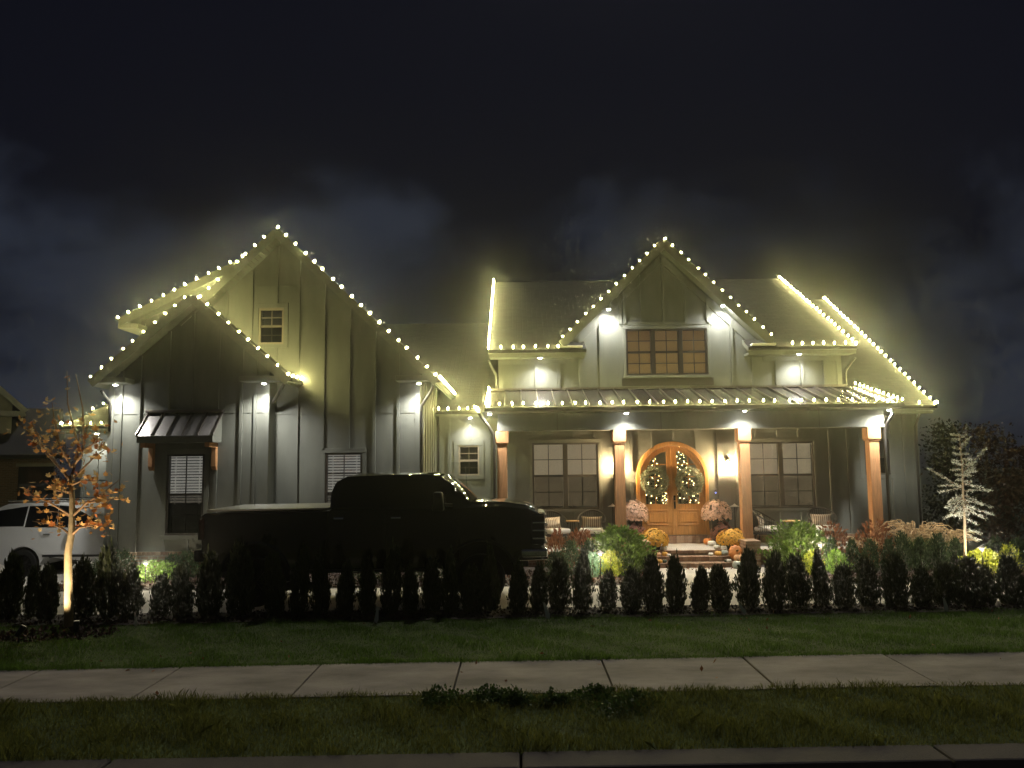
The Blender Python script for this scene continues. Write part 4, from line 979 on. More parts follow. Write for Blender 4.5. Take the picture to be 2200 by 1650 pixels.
# hood bulge
hd = [tp(1002, 1084), tp(1010, 1079), tp(1080, 1079), tp(1130, 1085), tp(1152, 1094), tp(1150, 1104), tp(1002, 1100)]
tpart(MB().prism(hd, TC - TW * .40, TC + TW * .40), 'hood', 'black_paint', .03)
gh = [tp(705, 1097), tp(706, 1060), tp(716, 1036), tp(740, 1024), tp(830, 1020), tp(915, 1019), tp(945, 1024), tp(975, 1048), tp(1012, 1084), tp(1006, 1097)]
tpart(MB().prism(gh, TC - 1, TC + 1, hwg), 'cab', 'black_paint', .045)
def crown(x0, z0, x1, z1, hw, k, rise, name, n=10):
    mb = MB(); vs = []
    for i in range(n + 1):
        for j in range(n + 1):
            u_, v_ = i / n, j / n * 2 - 1; e_ = min(1, 6 * u_ * (1 - u_) + .25); vs.append((x0 + (x1 - x0) * u_, TC + hw * v_, z0 + (z1 - z0) * u_ + rise * e_ - k * abs(v_) ** 2.4))
    mb.add(vs, [(i * (n + 1) + j, i * (n + 1) + j + 1, (i + 1) * (n + 1) + j + 1, (i + 1) * (n + 1) + j) for i in range(n) for j in range(n)]); tpart(mb, name, 'black_paint', smooth=True)
q0, q1 = tp(735, 1024), tp(938, 1020); crown(q0[0], q0[1], q1[0], q1[1], hwg(0, q0[1]) - .02, .075, .05, 'roof_panel')
q0, q1 = tp(1012, 1080), tp(1140, 1087); crown(q0[0], q0[1], q1[0], q1[1], TW / 2 - .06, .09, .05, 'hood_panel')
# side glass, windshield
def side_panel(pl, off, y_side, m, name, th=.006):
    mb = MB(); a = []; b_ = []
    for x, z in pl:
        y = hwg(x, z) + off; a.append((x, TC + y_side * y, z)); b_.append((x, TC + y_side * (y - th), z))
    n = len(pl); mb.add(a + b_, [tuple(range(n)), tuple(range(2 * n - 1, n - 1, -1))] + [(i, i + n, (i + 1) % n + n, (i + 1) % n) for i in range(n)]); return tpart(mb, name, m)
for s in (-1, 1):
    side_panel([tp(722, 1090), tp(724, 1050), tp(736, 1036), tp(822, 1033), tp(826, 1088)], .004, s, 'dark_glass', 'side_window')
    side_panel([tp(836, 1088), tp(832, 1033), tp(915, 1031), tp(940, 1036), tp(985, 1080), tp(982, 1086)], .004, s, 'dark_glass', 'side_window')
ws = [tp(948, 1027), tp(1010, 1081)]
mb = MB(); hw0, hw1 = hwg(0, ws[0][1]) - .06, hwg(0, ws[1][1]) - .05; vv = []; nw = 12
for i in range(nw + 1):
    for j in range(nw + 1):
        u_, v_ = i / nw, j / nw * 2 - 1; bul = .03 + .10 * (1 - v_ * v_) + .03 * math.sin(u_ * math.pi); hw_ = hw0 + (hw1 - hw0) * u_
        vv.append((ws[0][0] + (ws[1][0] - ws[0][0]) * u_ + bul * .66 - .02, TC + hw_ * v_, ws[0][1] + (ws[1][1] - ws[0][1]) * u_ + bul * .5 - .01))
mb.add(vv, [(i * (nw + 1) + j, i * (nw + 1) + j + 1, (i + 1) * (nw + 1) + j + 1, (i + 1) * (nw + 1) + j) for i in range(nw) for j in range(nw)])
tpart(mb, 'windshield', 'dark_glass', smooth=True)
q0, q1 = tp(440, 1100), tp(701, 1095)
mb = MB(); mb.hexa([(q0[0], TC - TW / 2 + .06, q0[1]), (q1[0], TC - TW / 2 + .06, q1[1]), (q1[0], TC + TW / 2 - .06, q1[1]), (q0[0], TC + TW / 2 - .06, q0[1])], [(q0[0], TC - TW / 2 + .07, q0[1] + .03), (q1[0], TC - TW / 2 + .07, q1[1] + .03), (q1[0], TC + TW / 2 - .07, q1[1] + .03), (q0[0], TC + TW / 2 - .07, q0[1] + .03)])
tpart(mb, 'tonneau_cover', 'tonneau', .01)
for x in (xr0, xf0): tpart(MB().box(x - .66, x + .66, TC - TW / 2 + .30, TC + TW / 2 - .30, .45, zr + .75 if x == xr0 else zr + .62), 'wheel_well', 'black_plastic')
for (x, s) in ((xr0, -1), (xr0, 1), (xf0, -1), (xf0, 1)):
    o = wheel(None, x, TC + s * (TW / 2 - .14), wz, wz, .27, s); o.parent = tr; o.matrix_parent_inverse = Matrix.Translation(-tr.location)
for s in (-1, 1):                                            # flares, doors, handles, mirrors, steps
    y = TC + s * TW / 2
    for cx in (xr0, xf0):
        fl = MB(); fl.tube([(cx + .585 * math.cos(a), y - s * .005, wz + .06 + .585 * math.sin(a)) for a in np.linspace(.1, math.pi - .1, 16)], .026, 6); tpart(fl, 'wheel_flare', 'black_paint', smooth=True)
    for a_, b_ in ((tp(710, 1100), tp(829, 1094)), (tp(833, 1094), tp(985, 1092))):
        dm = MB(); x0, x1 = a_[0], b_[0]; zt = b_[1]; zb = zr + .08
        dm.hexa([(x0, y - s * .01, zb), (x1, y - s * .01, zb), (x1, y + s * .008, zb), (x0, y + s * .008, zb)], [(x0, y - s * .01, zt), (x1, y - s * .01, zt), (x1, y + s * .008, zt), (x0, y + s * .008, zt)])
        dr = tpart(dm, 'door', 'black_paint', .008); hx_ = x0 + .16
        tpart(MB().box(hx_ - .10, hx_ + .06, y + s * .01, y + s * .045, zt - .16, zt - .125), 'handle', 'chrome', .01, dr)
    mx_ = tp(955, 1080); mz0, mz1 = tp(945, 1096)[1], tp(945, 1056)[1]; x0, x1 = tp(928, 1080)[0], tp(957, 1080)[0]
    mr = tpart(MB().hexa([(x0 + .03, y + s * .12, mz0), (x1, y + s * .12, mz0), (x1, y + s * .30, mz0), (x0 + .03, y + s * .30, mz0)], [(x0 + .05, y + s * .12, mz1), (x1 - .03, y + s * .12, mz1), (x1 - .03, y + s * .30, mz1), (x0 + .05, y + s * .30, mz1)]), 'mirror', 'black_plastic', .03)
    tpart(MB().bar((x1 - .02, y + s * .16, mz0 + .1), (x1 + .1, y - s * .06, mz0 + .08), .05, .05), 'mirror_arm', 'black_plastic', .01, mr)
    tpart(MB().box(x0 + .035, x0 + .05, y + s * .13, y + s * .29, mz0 + .03, mz1 - .03), 'mirror_glass', 'dark_glass', 0, mr)
    tpart(MB().box(xr0 + .68, xf0 - .72, y - s * .05, y + s * .10, zr - .05, zr - .005), 'running_board', 'black_plastic', .02)
    tpart(MB().box(xr0 + .70, xf0 - .75, y + s * .095, y + s * .105, zr - .035, zr - .02), 'step_trim', 'chrome')
    h0 = tp(1140, 1104); h1 = tp(1168, 1172)
    hl = MB().box(h0[0], h1[0] + .02, y - s * .5, y + s * .012, h1[1], h0[1]); hl = tpart(hl, 'headlight', 'dark_glass', .03)
    for zq in (.2, .45, .7):
        zz = h1[1] + (h0[1] - h1[1]) * zq; tpart(MB().box(h0[0] + .03, h1[0] + .035, y - s * .42, y + s * .018, zz, zz + .03), 'chrome_bar', 'chrome', .008, hl)
    t0 = tp(428, 1116); t1 = tp(436, 1160); tpart(MB().box(t0[0] - .01, t1[0] + .02, y - s * .16, y + s * .012, t1[1], t0[1]), 'tail_light', 'tail_red', .015)
g0, g1 = tp(1160, 1104), tp(1174, 1176)
gm = MB().box(g0[0], g1[0], TC - .52, TC + .52, g1[1], g0[1]); gm = tpart(gm, 'grille', 'black_plastic', .02)
for zq in (.1, .36, .62, .88):
    zz = g1[1] + (g0[1] - g1[1]) * zq; tpart(MB().box(g0[0] + .02, g1[0] + .03, TC - .6, TC + .6, zz - .025, zz + .025), 'grille_bar', 'chrome', .012, gm)
b0, b1 = tp(1118, 1178), tp(1178, 1199)
tpart(MB().box(b0[0], b1[0], TC - TW / 2 - .015, TC + TW / 2 + .015, b1[1], b0[1]), 'front_bumper', 'chrome', .05)
c0, c1 = tp(414, 1182), tp(440, 1208); tpart(MB().box(c0[0], c1[0], TC - TW / 2 + .03, TC + TW / 2 - .03, c1[1], c0[1]), 'rear_bumper', 'black_plastic', .03)
for k in range(5):
    zz = tp(920, 1019); y = TC + (k - 2) * .3; tpart(MB().box(zz[0] - .05, zz[0] + .06, y - .035, y + .035, zz[1] - .015, zz[1] + .028), 'roof_marker', 'black_plastic', .01)
an = tp(1005, 1082); tpart(MB().tube([(an[0], TC - .8, an[1]), (an[0] - .05, TC - .8, an[1] + .62)], .005, 5), 'antenna', 'black_plastic')
tpart(MB().box(xr0 - .9, xf0 + .8, TC - .4, TC + .4, zr - .06, zr + .05), 'chassis', 'black_plastic', .02)
tpart(MB().tube([(xr0, TC - .8, wz), (xr0, TC + .8, wz)], .06, 8), 'axle', 'black_plastic'); tpart(MB().tube([(xf0, TC - .8, wz), (xf0, TC + .8, wz)], .06, 8), 'axle', 'black_plastic')

# ------------------------------------------------------------------ white car in the side drive
SY = 20.05; SW = 1.92; SC = SY + SW / 2; sgz = gz(-12.5, 20.5) + .01
def sp(px, py): return axz(px, py, SY)
sv = empty('white_suv', (sp(100, 1150)[0], SC, sgz)); tag(sv, 'white SUV with dark windows behind the maple at far left', 'car')
def spart(mb, name, m, bevel=0., parent=None, smooth=False, seg=3):
    o = mb.build(name, m, None, smooth, bevel, seg)
    if parent is None: o.parent = sv; o.matrix_parent_inverse = Matrix.Translation(-sv.location)
    else: o.parent = parent
    return o
rx, rwz = sp(47, 1212)[0], sgz + .37; fx_ = rx + 2.95; belt = sp(100, 1133)[1]; sill = sp(120, 1196)[1]
hws = lambda x, z: SW / 2 - max(0, z - belt) * .24
low = [(rx - 1.02, sill + .12), (rx - 1.08, belt - .1), (rx - 1.02, belt + .02), sp(222, 1131), (fx_ - .35, belt - .02), (fx_ + .55, belt - .14), (fx_ + .85, belt - .3), (fx_ + .9, sill + .1), (fx_ + .5, sill)] + arc_cut(fx_, rwz, .43, 12, -.1, math.pi + .1) + [(rx + .55, sill)] + arc_cut(rx, rwz, .43, 12, -.1, math.pi + .1)
spart(MB().prism(low, SC - SW / 2, SC + SW / 2), 'body', 'white_paint', .05)
gtop_ = [(rx - 1.0, belt), (rx - .85, belt + .45), sp(10, 1083), sp(130, 1080), sp(165, 1084), sp(222, 1112), (sp(240, 1131)[0], belt)]
spart(MB().prism(gtop_, SC - 1, SC + 1, hws), 'cabin', 'white_paint', .04)
def swin(pl, s, name='side_window'):
    mb = MB(); a = [(x, SC + s * (hws(x, z) + .004), z) for x, z in pl]; c = [(x, SC + s * (hws(x, z) - .01), z) for x, z in pl]; n = len(pl)
    mb.add(a + c, [tuple(range(n)), tuple(range(2 * n - 1, n - 1, -1))] + [(i, i + n, (i + 1) % n + n, (i + 1) % n) for i in range(n)]); return spart(mb, name, 'dark_glass')
for s in (-1, 1):
    swin([(rx - .8, belt + .03), (rx - .72, belt + .42), sp(55, 1088), sp(50, 1131)], s)
    swin([sp(53, 1133), sp(58, 1088), sp(120.5, 1086), sp(121.5, 1133)], s)
    swin([sp(122.5, 1133), sp(121.5, 1086), sp(150, 1088), sp(212, 1120), sp(212, 1133)], s)
    y = SC + s * SW / 2
    d = MB(); x0, x1 = sp(86, 1150)[0], sp(212, 1150)[0]; d.box(x0, x1, y - .01, y + s * .008, sill + .06, belt - .02); d = spart(d, 'door', 'white_paint', .008)
    spart(MB().box(sp(93, 1150)[0], sp(108, 1150)[0], y + s * .006, y + s * .035, belt - .19, belt - .155), 'handle', 'chrome', .01, d)
    spart(MB().box(rx + .5, fx_ - .5, y - s * .02, y + s * .016, sill - .01, sill + .045), 'sill_trim', 'black_plastic', .008)
    spart(MB().hexa([(sp(205, 0)[0], y + s * .03, belt + .0), (sp(216, 0)[0], y + s * .03, belt + .0), (sp(216, 0)[0], y + s * .2, belt + .0), (sp(205, 0)[0], y + s * .2, belt)], [(sp(206, 0)[0], y + s * .03, belt + .17), (sp(215, 0)[0], y + s * .03, belt + .17), (sp(215, 0)[0], y + s * .2, belt + .17), (sp(206, 0)[0], y + s * .2, belt + .17)]), 'mirror', 'white_paint', .02)
    rail = MB().tube([sp_ for sp_ in [(sp(5, 1079)[0], SC + s * (SW / 2 - .26), sp(5, 1079)[1] + .02), (sp(130, 1077)[0], SC + s * (SW / 2 - .26), sp(130, 1077)[1] + .02)]], .015, 6); spart(rail, 'roof_rail', 'chrome')
    for cx in (rx, fx_):
        o = wheel(None, cx, SC + s * (SW / 2 - .13), rwz, .37, .24, s, 10); o.parent = sv; o.matrix_parent_inverse = Matrix.Translation(-sv.location)
spart(MB().box(rx - .6, fx_ + .5, SC - .7, SC + .7, sill - .06, sill + .2), 'underbody', 'black_plastic')

# ------------------------------------------------------------------ grass
def blades(name, n, x0, x1, y0, y1, h0, h1, wd, m, seed, patch=None, lean=.35):
    g = np.random.default_rng(seed); x = g.uniform(x0, x1, n); y = g.uniform(y0, y1, n)
    if patch is not None:
        keep = patch(x, y, g); x, y = x[keep], y[keep]; n = len(x)
    z = np.array([gz(a, c) for a, c in zip(x, y)]) - .012
    clump = .72 + .42 * np.sin(x * 2.1 + 1.3 * np.sin(y * 3.1)) * np.sin(y * 4.3 + x * .9) + .25 * np.sin(x * 7.7 + y * 5.1)
    h = g.uniform(h0, h1, n) * np.clip(clump, .45, 1.5); a = g.uniform(0, 2 * math.pi, n); l = g.normal(0, lean, n); la = g.uniform(0, 2 * math.pi, n)
    dx, dy = np.cos(a) * wd / 2, np.sin(a) * wd / 2
    P = np.stack([x, y, z], 1); D = np.stack([dx, dy, np.zeros(n)], 1); tipv = np.stack([np.cos(la) * l * h, np.sin(la) * l * h, h], 1)
    mid = P + tipv * np.array([.35, .35, .6])
    v = np.stack([P - D, P + D, mid + D * .7, P + tipv, mid - D * .7], 1).reshape(-1, 3); f = np.arange(n * 5).reshape(n, 5)
    return tag(quick(name, v, f, m), kind='stuff')
tag(blades('lawn_grass', 120000, -9.6, 9.6, 8.84, 12.15, .03, .062, .006, 'grass_blade', 3), 'short green lawn grass between sidewalk and hedge', 'grass')
tag(blades('lawn_edge_grass', 9000, -7.5, 7.5, 8.80, 8.95, .04, .075, .006, 'grass_blade', 5), 'overhanging lawn grass along the sidewalk edge', 'grass')
tag(blades('verge_grass', 70000, -6.6, 6.6, 6.13, 7.72, .03, .085, .006, 'verge_blade', 4, lean=.6), 'rough mixed grass on the strip by the curb', 'grass')
def weeds(name, cx, cy, rx_, ry_, n, seed, label, hmax=.15):
    g = np.random.default_rng(seed); P = []
    for k in range(11):
        a = g.uniform(0, 6.28); q = math.sqrt(g.uniform(0, 1)); c = (cx + rx_ * q * math.cos(a), cy + ry_ * q * math.sin(a)); m_ = int(n / 11 * g.uniform(.4, 1.6)); s_ = g.uniform(.05, .13); hh = hmax * g.uniform(.35, 1)
        x = c[0] + g.normal(0, s_, m_); y = c[1] + g.normal(0, s_ * .7, m_); d = np.hypot(x - c[0], y - c[1]) / s_; z = np.array([gz(p, r_) for p, r_ in zip(x, y)]) + g.uniform(.01, 1, m_) * hh * np.exp(-d * d * .4)
        P.append(np.stack([x, y, z], 1))
    P = np.concatenate(P); v, f = leaves(P, g.uniform(.022, .045, len(P)), None, seed=seed, aspect=.75, up=.9)
    tag(quick(name, v, f, 'weed_leaf'), label, 'weeds', kind='stuff')
weeds('weed_patch', at(1010, 1490, 7.1).x, 7.45, .55, .14, 1500, 11, 'dark broadleaf weeds left of centre on the verge')
weeds('weed_patch', at(1290, 1490, 7.1).x, 7.32, .45, .30, 1900, 12, 'taller dark broadleaf weeds right of centre on the verge')
# mulch chips and fallen leaves
def chips(name, n, x0, x1, y0, y1, s0, s1, m, seed, label, cat, keep=None):
    g = np.random.default_rng(seed); x = g.uniform(x0, x1, n); y = g.uniform(y0, y1, n)
    if keep is not None: k = keep(x, y); x, y = x[k], y[k]; n = len(x)
    z = np.array([gz(p, q) for p, q in zip(x, y)]) + g.uniform(.0, .02, n)
    v, f = leaves(np.stack([x, y, z], 1), g.uniform(s0, s1, n), None, seed=seed, aspect=.55, up=.15)
    tag(quick(name, v, f, m), label, cat, kind='stuff')
chips('mulch_chips', 22000, -9.9, 11.5, 15.85, 19.2, .03, .075, 'mulch', 21, 'purple brown bark mulch over the planting bed', 'mulch', lambda x, y: ~((x > 2.95) & (x < 6.05)))
chips('hedge_mulch', 7000, -9, 9, 12.0, 12.9, .03, .07, 'soil', 22, 'dark mulch under the front hedge', 'mulch')
chips('tree_mulch', 1500, -7.3, -5.6, 10.6, 11.75, .04, .09, 'mulch', 23, 'ring of dark mulch at the foot of the maple', 'mulch', lambda x, y: ((x + 6.4) / .85) ** 2 + ((y - 11.15) / .55) ** 2 < 1)
chips('fallen_leaves', 130, 3.4, 5.7, 18.9, 19.45, .05, .09, 'fallen_leaf', 24, 'fallen leaves at the foot of the steps', 'leaves')
chips('lawn_leaves', 70, -8, 8, 7.7, 12.0, .04, .07, 'fallen_leaf', 26, 'few fallen leaves scattered over sidewalk and lawn', 'leaves')
chips('bed_leaves', 160, -1, 3, 16.0, 18.2, .05, .09, 'fallen_leaf', 25, 'fallen russet leaves on the mulch by the truck nose', 'leaves')

# ------------------------------------------------------------------ evergreen hedge and bed shrubs
ORD = 'first second third fourth fifth sixth seventh eighth ninth tenth eleventh twelfth thirteenth fourteenth fifteenth sixteenth seventeenth eighteenth nineteenth'.split()
TENS = {20: 'twentieth', 30: 'thirtieth', 40: 'fortieth', 50: 'fiftieth'}
def ordinal(n):
    if n < 20: return ORD[n - 1]
    t, u_ = n // 10 * 10, n % 10
    return TENS[t] if not u_ else {20: 'twenty', 30: 'thirty', 40: 'forty', 50: 'fifty'}[t] + '-' + ORD[u_ - 1]
def cone_mesh(seed, n, m, prof, twin=False, leaf=.11):
    """upright evergreen of unit height and unit width"""
    g = np.random.default_rng(seed); t = g.uniform(0, 1, n) ** .85; a = g.uniform(0, 2 * math.pi, n)
    rad = np.interp(t, [p[0] for p in prof], [p[1] for p in prof]) * (1 + .16 * np.sin(a * 3 + seed) + .14 * np.sin(a * 5 + t * 9 + seed * 2) + .10 * np.sin(t * 23 + seed))
    r = rad * np.sqrt(g.uniform(.15, 1, n)) * np.where(g.uniform(size=n) < .14, g.uniform(1.0, 1.22, n), 1.0)
    t = t * (1 + .10 * np.sin(a * 4 + seed) * (rad > .12) + np.where(g.uniform(size=n) < .10, g.uniform(0, .12, n), 0)); lump = 1 + .12 * np.sin(a * 7 + t * 11 + seed); r = r * lump
    x, y = r * np.cos(a), r * np.sin(a)
    if twin: x = x * .62 + np.where(g.uniform(size=n) < .5, -.2, .22); t = np.where(x > 0, t, t * .8)
    P = np.stack([x * .5 * 2, y * .5 * 2, t * .95], 1); nr = np.stack([np.cos(a) * .6, np.sin(a) * .6, np.full(n, 1.0)], 1)
    v, f = leaves(P, g.uniform(leaf * .6, leaf * 1.4, n), nr, .45, seed, .42); return quick('crown', v, f, m, False)
PR_TALL = [(0, .30), (.10, .44), (.3, .50), (.55, .45), (.78, .34), (.92, .22), (1, .10)]
PR_ROUND = [(0, .30), (.13, .46), (.4, .5), (.7, .44), (.88, .31), (1, .12)]
PR_TIP = [(0, .32), (.13, .47), (.4, .48), (.6, .38), (.75, .25), (.9, .15), (1, .07)]
HV = [cone_mesh(31, 3600, 'hedge_leaf', PR_TALL), cone_mesh(32, 3600, 'hedge_leaf', PR_TALL), cone_mesh(33, 3600, 'hedge_leaf', PR_ROUND), cone_mesh(34, 3600, 'hedge_leaf', PR_TALL), cone_mesh(35, 3300, 'hedge_leaf', PR_TIP), cone_mesh(36, 4000, 'hedge_leaf', PR_TALL, True)]
stem_me = MB().tube([(0, 0, -.03), (0, 0, .5)], [.018, .008], 6).mesh('stem'); stem_me.materials.append(MATS['dark_bark'])
hedge = [(14, 1200, 62, 0), (64, 1226, 34, 1), (101, 1224, 54, 2), (183, 1208, 64, 0), (237, 1188, 62, 3), (277, 1224, 58, 1), (343, 1240, 48, 0), (393, 1222, 54, 1), (449, 1200, 66, 3), (515, 1180, 76, 0), (593, 1197, 56, 1), (640, 1187, 46, 4), (692, 1203, 46, 3), (740, 1216, 48, 0), (791, 1208, 48, 1), (839, 1188, 50, 3), (882, 1222, 44, 0), (929, 1208, 50, 1), (970, 1190, 46, 4), (1018, 1224, 58, 2), (1053, 1180, 54, 4), (1112, 1216, 50, 0), (1157, 1218, 44, 3), (1201, 1204, 52, 1), (1249, 1184, 48, 4), (1306, 1232, 46, 0), (1357, 1228, 56, 2), (1405, 1200, 58, 1), (1452, 1204, 50, 3), (1502, 1224, 44, 0), (1550, 1222, 56, 2), (1608, 1190, 60, 0), (1664, 1196, 52, 3), (1718, 1200, 62, 1), (1768, 1187, 44, 4), (1814, 1220, 56, 0), (1868, 1205, 60, 3), (1925, 1200, 60, 2), (1983, 1226, 52, 0), (2026, 1215, 52, 1), (2080, 1202, 70, 5), (2122, 1222, 52, 2), (2176, 1203, 66, 0)]
hedge.sort()
for i, (px, py, wpx, kv) in enumerate(hedge):
    Y = 12.55 + .10 * math.sin(i * 2.3); p = at(px, 1310, Y); gz0 = gz(p.x, Y); top = at(px, py, Y).z; h = top - gz0; wd = wpx / 1700 * Y * .80
    r = empty('hedge_shrub', (p.x, Y, gz0), random.uniform(0, 6.28))
    kind = 'Tall pointed' if py < 1196 else ('Short' if py > 1221 else 'Dark')
    tag(r, f'{kind.lower()} evergreen, {ordinal(i + 1)} from the left in the front hedge row', 'shrub', 'evergreens of the front hedge')
    c = link('crown', HV[kv], r); c.scale = (wd * random.uniform(.9, 1.08), wd * random.uniform(.9, 1.08), h); c.rotation_euler = (R(random.uniform(-4, 4)), R(random.uniform(-4, 4)), 0)
    link('stem', stem_me, r)
# bed planting
def bed_shrub(px, ptop, wpx, Y, m, label, form='round', n=1500, leaf=.09, name='bed_shrub', hscale=1., base=None):
    p = at(px, ptop, Y); gz0 = gz(p.x, Y) if base is None else base; h = max(.12, p.z - gz0); wd = wpx / 1700 * Y
    r = empty(name, (p.x, Y, gz0), random.uniform(0, 6.28)); tag(r, label, 'shrub', 'shrubs in the planting bed')
    prof = {'round': PR_ROUND, 'cone': PR_TALL, 'tip': PR_TIP}[form]
    me = cone_mesh(int(px * 7 + ptop), n, m, prof, leaf=leaf); c = link('crown', me, r); c.scale = (wd, wd, h); link('stem', stem_me, r); return r
bed_shrub(330, 1207, 82, 17.6, 'lime_leaf', 'bright lime shrub behind the path light left of the truck')
bed_shrub(262, 1186, 54, 18.2, 'bed_leaf', 'dark green conical shrub beside the white SUV nose', 'cone')
bed_shrub(372, 1192, 48, 18.3, 'bed_leaf', 'green shrub directly below the awning window', 'cone')
bed_shrub(402, 1186, 52, 18.4, 'bed_leaf', 'green shrub touching the rear of the truck', 'cone')
bed_shrub(215, 1206, 50, 17.9, 'bed_leaf', 'low dark shrub at the left corner of the bay', 'round')
for k, (px, w_) in enumerate(((770, 50), (832, 56), (905, 60), (965, 50), (1010, 58))):
    bed_shrub(px, 1212, w_, 17.2, 'blue_leaf' if k == 4 else 'bed_leaf', f'low green shrub seen under the truck, {ordinal(k + 1)} from its rear', 'round', 900)
bed_shrub(1196, 1186, 52, 17.4, 'bed_leaf', 'dark shrub just past the truck bumper', 'round')
bed_shrub(1226, 1164, 44, 17.8, 'bed_leaf', 'upright dark green shrub in front of the rust plants', 'cone')
bed_shrub(1265, 1162, 46, 18.2, 'bed_leaf', 'dark conical evergreen behind the pale blue green mound', 'tip')
bed_shrub(1272, 1190, 44, 17.5, 'blue_leaf', 'pale blue green mound left of the path light', 'round')
bed_shrub(1312, 1186, 50, 17.55, 'gold_leaf', 'golden mound right of the path light near the steps', 'round')
bed_shrub(1332, 1139, 122, 18.3, 'shrub_leaf', 'large bright green shrub left of the stair pier', 'round', 4200, .085)
bed_shrub(1713, 1128, 116, 18.4, 'shrub_leaf', 'large green shrub right of the stair pier', 'round', 4200, .075)
bed_shrub(1746, 1187, 40, 17.6, 'gold_leaf', 'golden mound left of the white capped path light', 'round')
bed_shrub(1796, 1184, 44, 17.6, 'lime_leaf', 'lime mound right of the white capped path light', 'round')
for k, (px, pt, w_) in enumerate(((1786, 1158, 40), (1830, 1160, 48), (1868, 1162, 50), (1908, 1160, 46), (1937, 1148, 48), (1976, 1156, 50), (2014, 1150, 48), (2052, 1157, 46))):
    bed_shrub(px, pt, w_ * .80, 18.0, 'bed_leaf', f'small dark conical evergreen, {ordinal(k + 1)} in the row below the porch end', 'tip' if k % 2 else 'cone')
bed_shrub(2112, 1182, 72, 17.3, 'gold_leaf', 'wide golden shrub behind the far right path light', 'round', 2000)
bed_shrub(2166, 1172, 52, 17.5, 'gold_leaf', 'golden shrub at the right edge of the bed', 'cone', 700)
bed_shrub(2138, 1158, 46, 18.2, 'bed_leaf', 'dark shrub behind the wide golden shrub', 'cone')
bed_shrub(2186, 1160, 50, 18.4, 'bed_leaf', 'dark shrub at the far right edge behind the golden ones', 'cone')
bed_shrub(1197, 1143, 42, 19.4, 'rust_leaf', 'rust brown shrub between truck grille and porch chairs', 'round', 500, .13)
bed_shrub(1246, 1143, 66, 19.4, 'rust_leaf', 'rust brown shrub in front of the striped pillow chair', 'round', 800, .13)
bed_shrub(1790, 1130, 76, 19.3, 'rust_leaf', 'rust brown shrub below the chair near the end post', 'round', 420, .12)
bed_shrub(1880, 1126, 80, 19.2, 'rust_leaf', 'rust brown shrub around the foot of the end post', 'round', 450, .12)

# ornamental grasses
def fountain(px, py, Y, h, spread, nb, npl, seed, label):
    p = at(px, py, Y); g = random.Random(seed); r = empty('fountain_grass', (p.x, Y, gz(p.x, Y))); tag(r, label, 'grass', 'ornamental grasses by the porch end')
    bl = MB(); pl = MB(); st = MB()
    for i in range(nb):
        a = g.uniform(0, 6.28); L = h * g.uniform(.5, .9); s_ = spread * g.uniform(.4, 1.1); d = Vector((math.cos(a), math.sin(a), 0)); sd = Vector((-d.y, d.x, 0)) * .006
        pts = [d * .04, d * s_ * .35 + Vector((0, 0, L * .65)), d * s_ * .75 + Vector((0, 0, L * .9)), d * s_ + Vector((0, 0, L * .72))]
        v = []
        for k, q in enumerate(pts): w_ = (1, 1, .7, .15)[k]; v += [q - sd * w_, q + sd * w_]
        bl.add(v, [(0, 1, 3, 2), (2, 3, 5, 4), (4, 5, 7, 6)])
    for i in range(npl):
        a = g.uniform(0, 6.28); d = Vector((math.cos(a), math.sin(a), 0)); s_ = spread * g.uniform(.4, 1.15); L = h * g.uniform(.8, 1.15)
        b0 = d * s_ * .55 + Vector((0, 0, L * .85)); b1 = d * s_ * .8 + Vector((0, 0, L)); b2 = d * s_ * 1.05 + Vector((0, 0, L * 1.0)); b3 = d * s_ * 1.2 + Vector((0, 0, L * .92))
        st.tube([d * .04, d * s_ * .25 + Vector((0, 0, L * .5)), b0], .003, 3, False); pl.tube([b0, b1, b2, b3], [.003, .013, .011, .002], 5)
    tag(bl.build('blades', 'fountain_blade', r), kind='stuff'); tag(st.build('stalks', 'plume', r), kind='stuff'); tag(pl.build('plumes', 'plume', r), kind='stuff')
fountain(1968, 1190, 19.0, .95, .62, 420, 120, 1, 'large fountain grass with tan plumes right of the end post')
fountain(2025, 1190, 18.8, .82, .60, 380, 100, 2, 'large fountain grass with tan plumes beside the pale cedar')
fountain(1862, 1170, 19.4, .62, .42, 120, 60, 3, 'small tan fountain grass left of the end post')

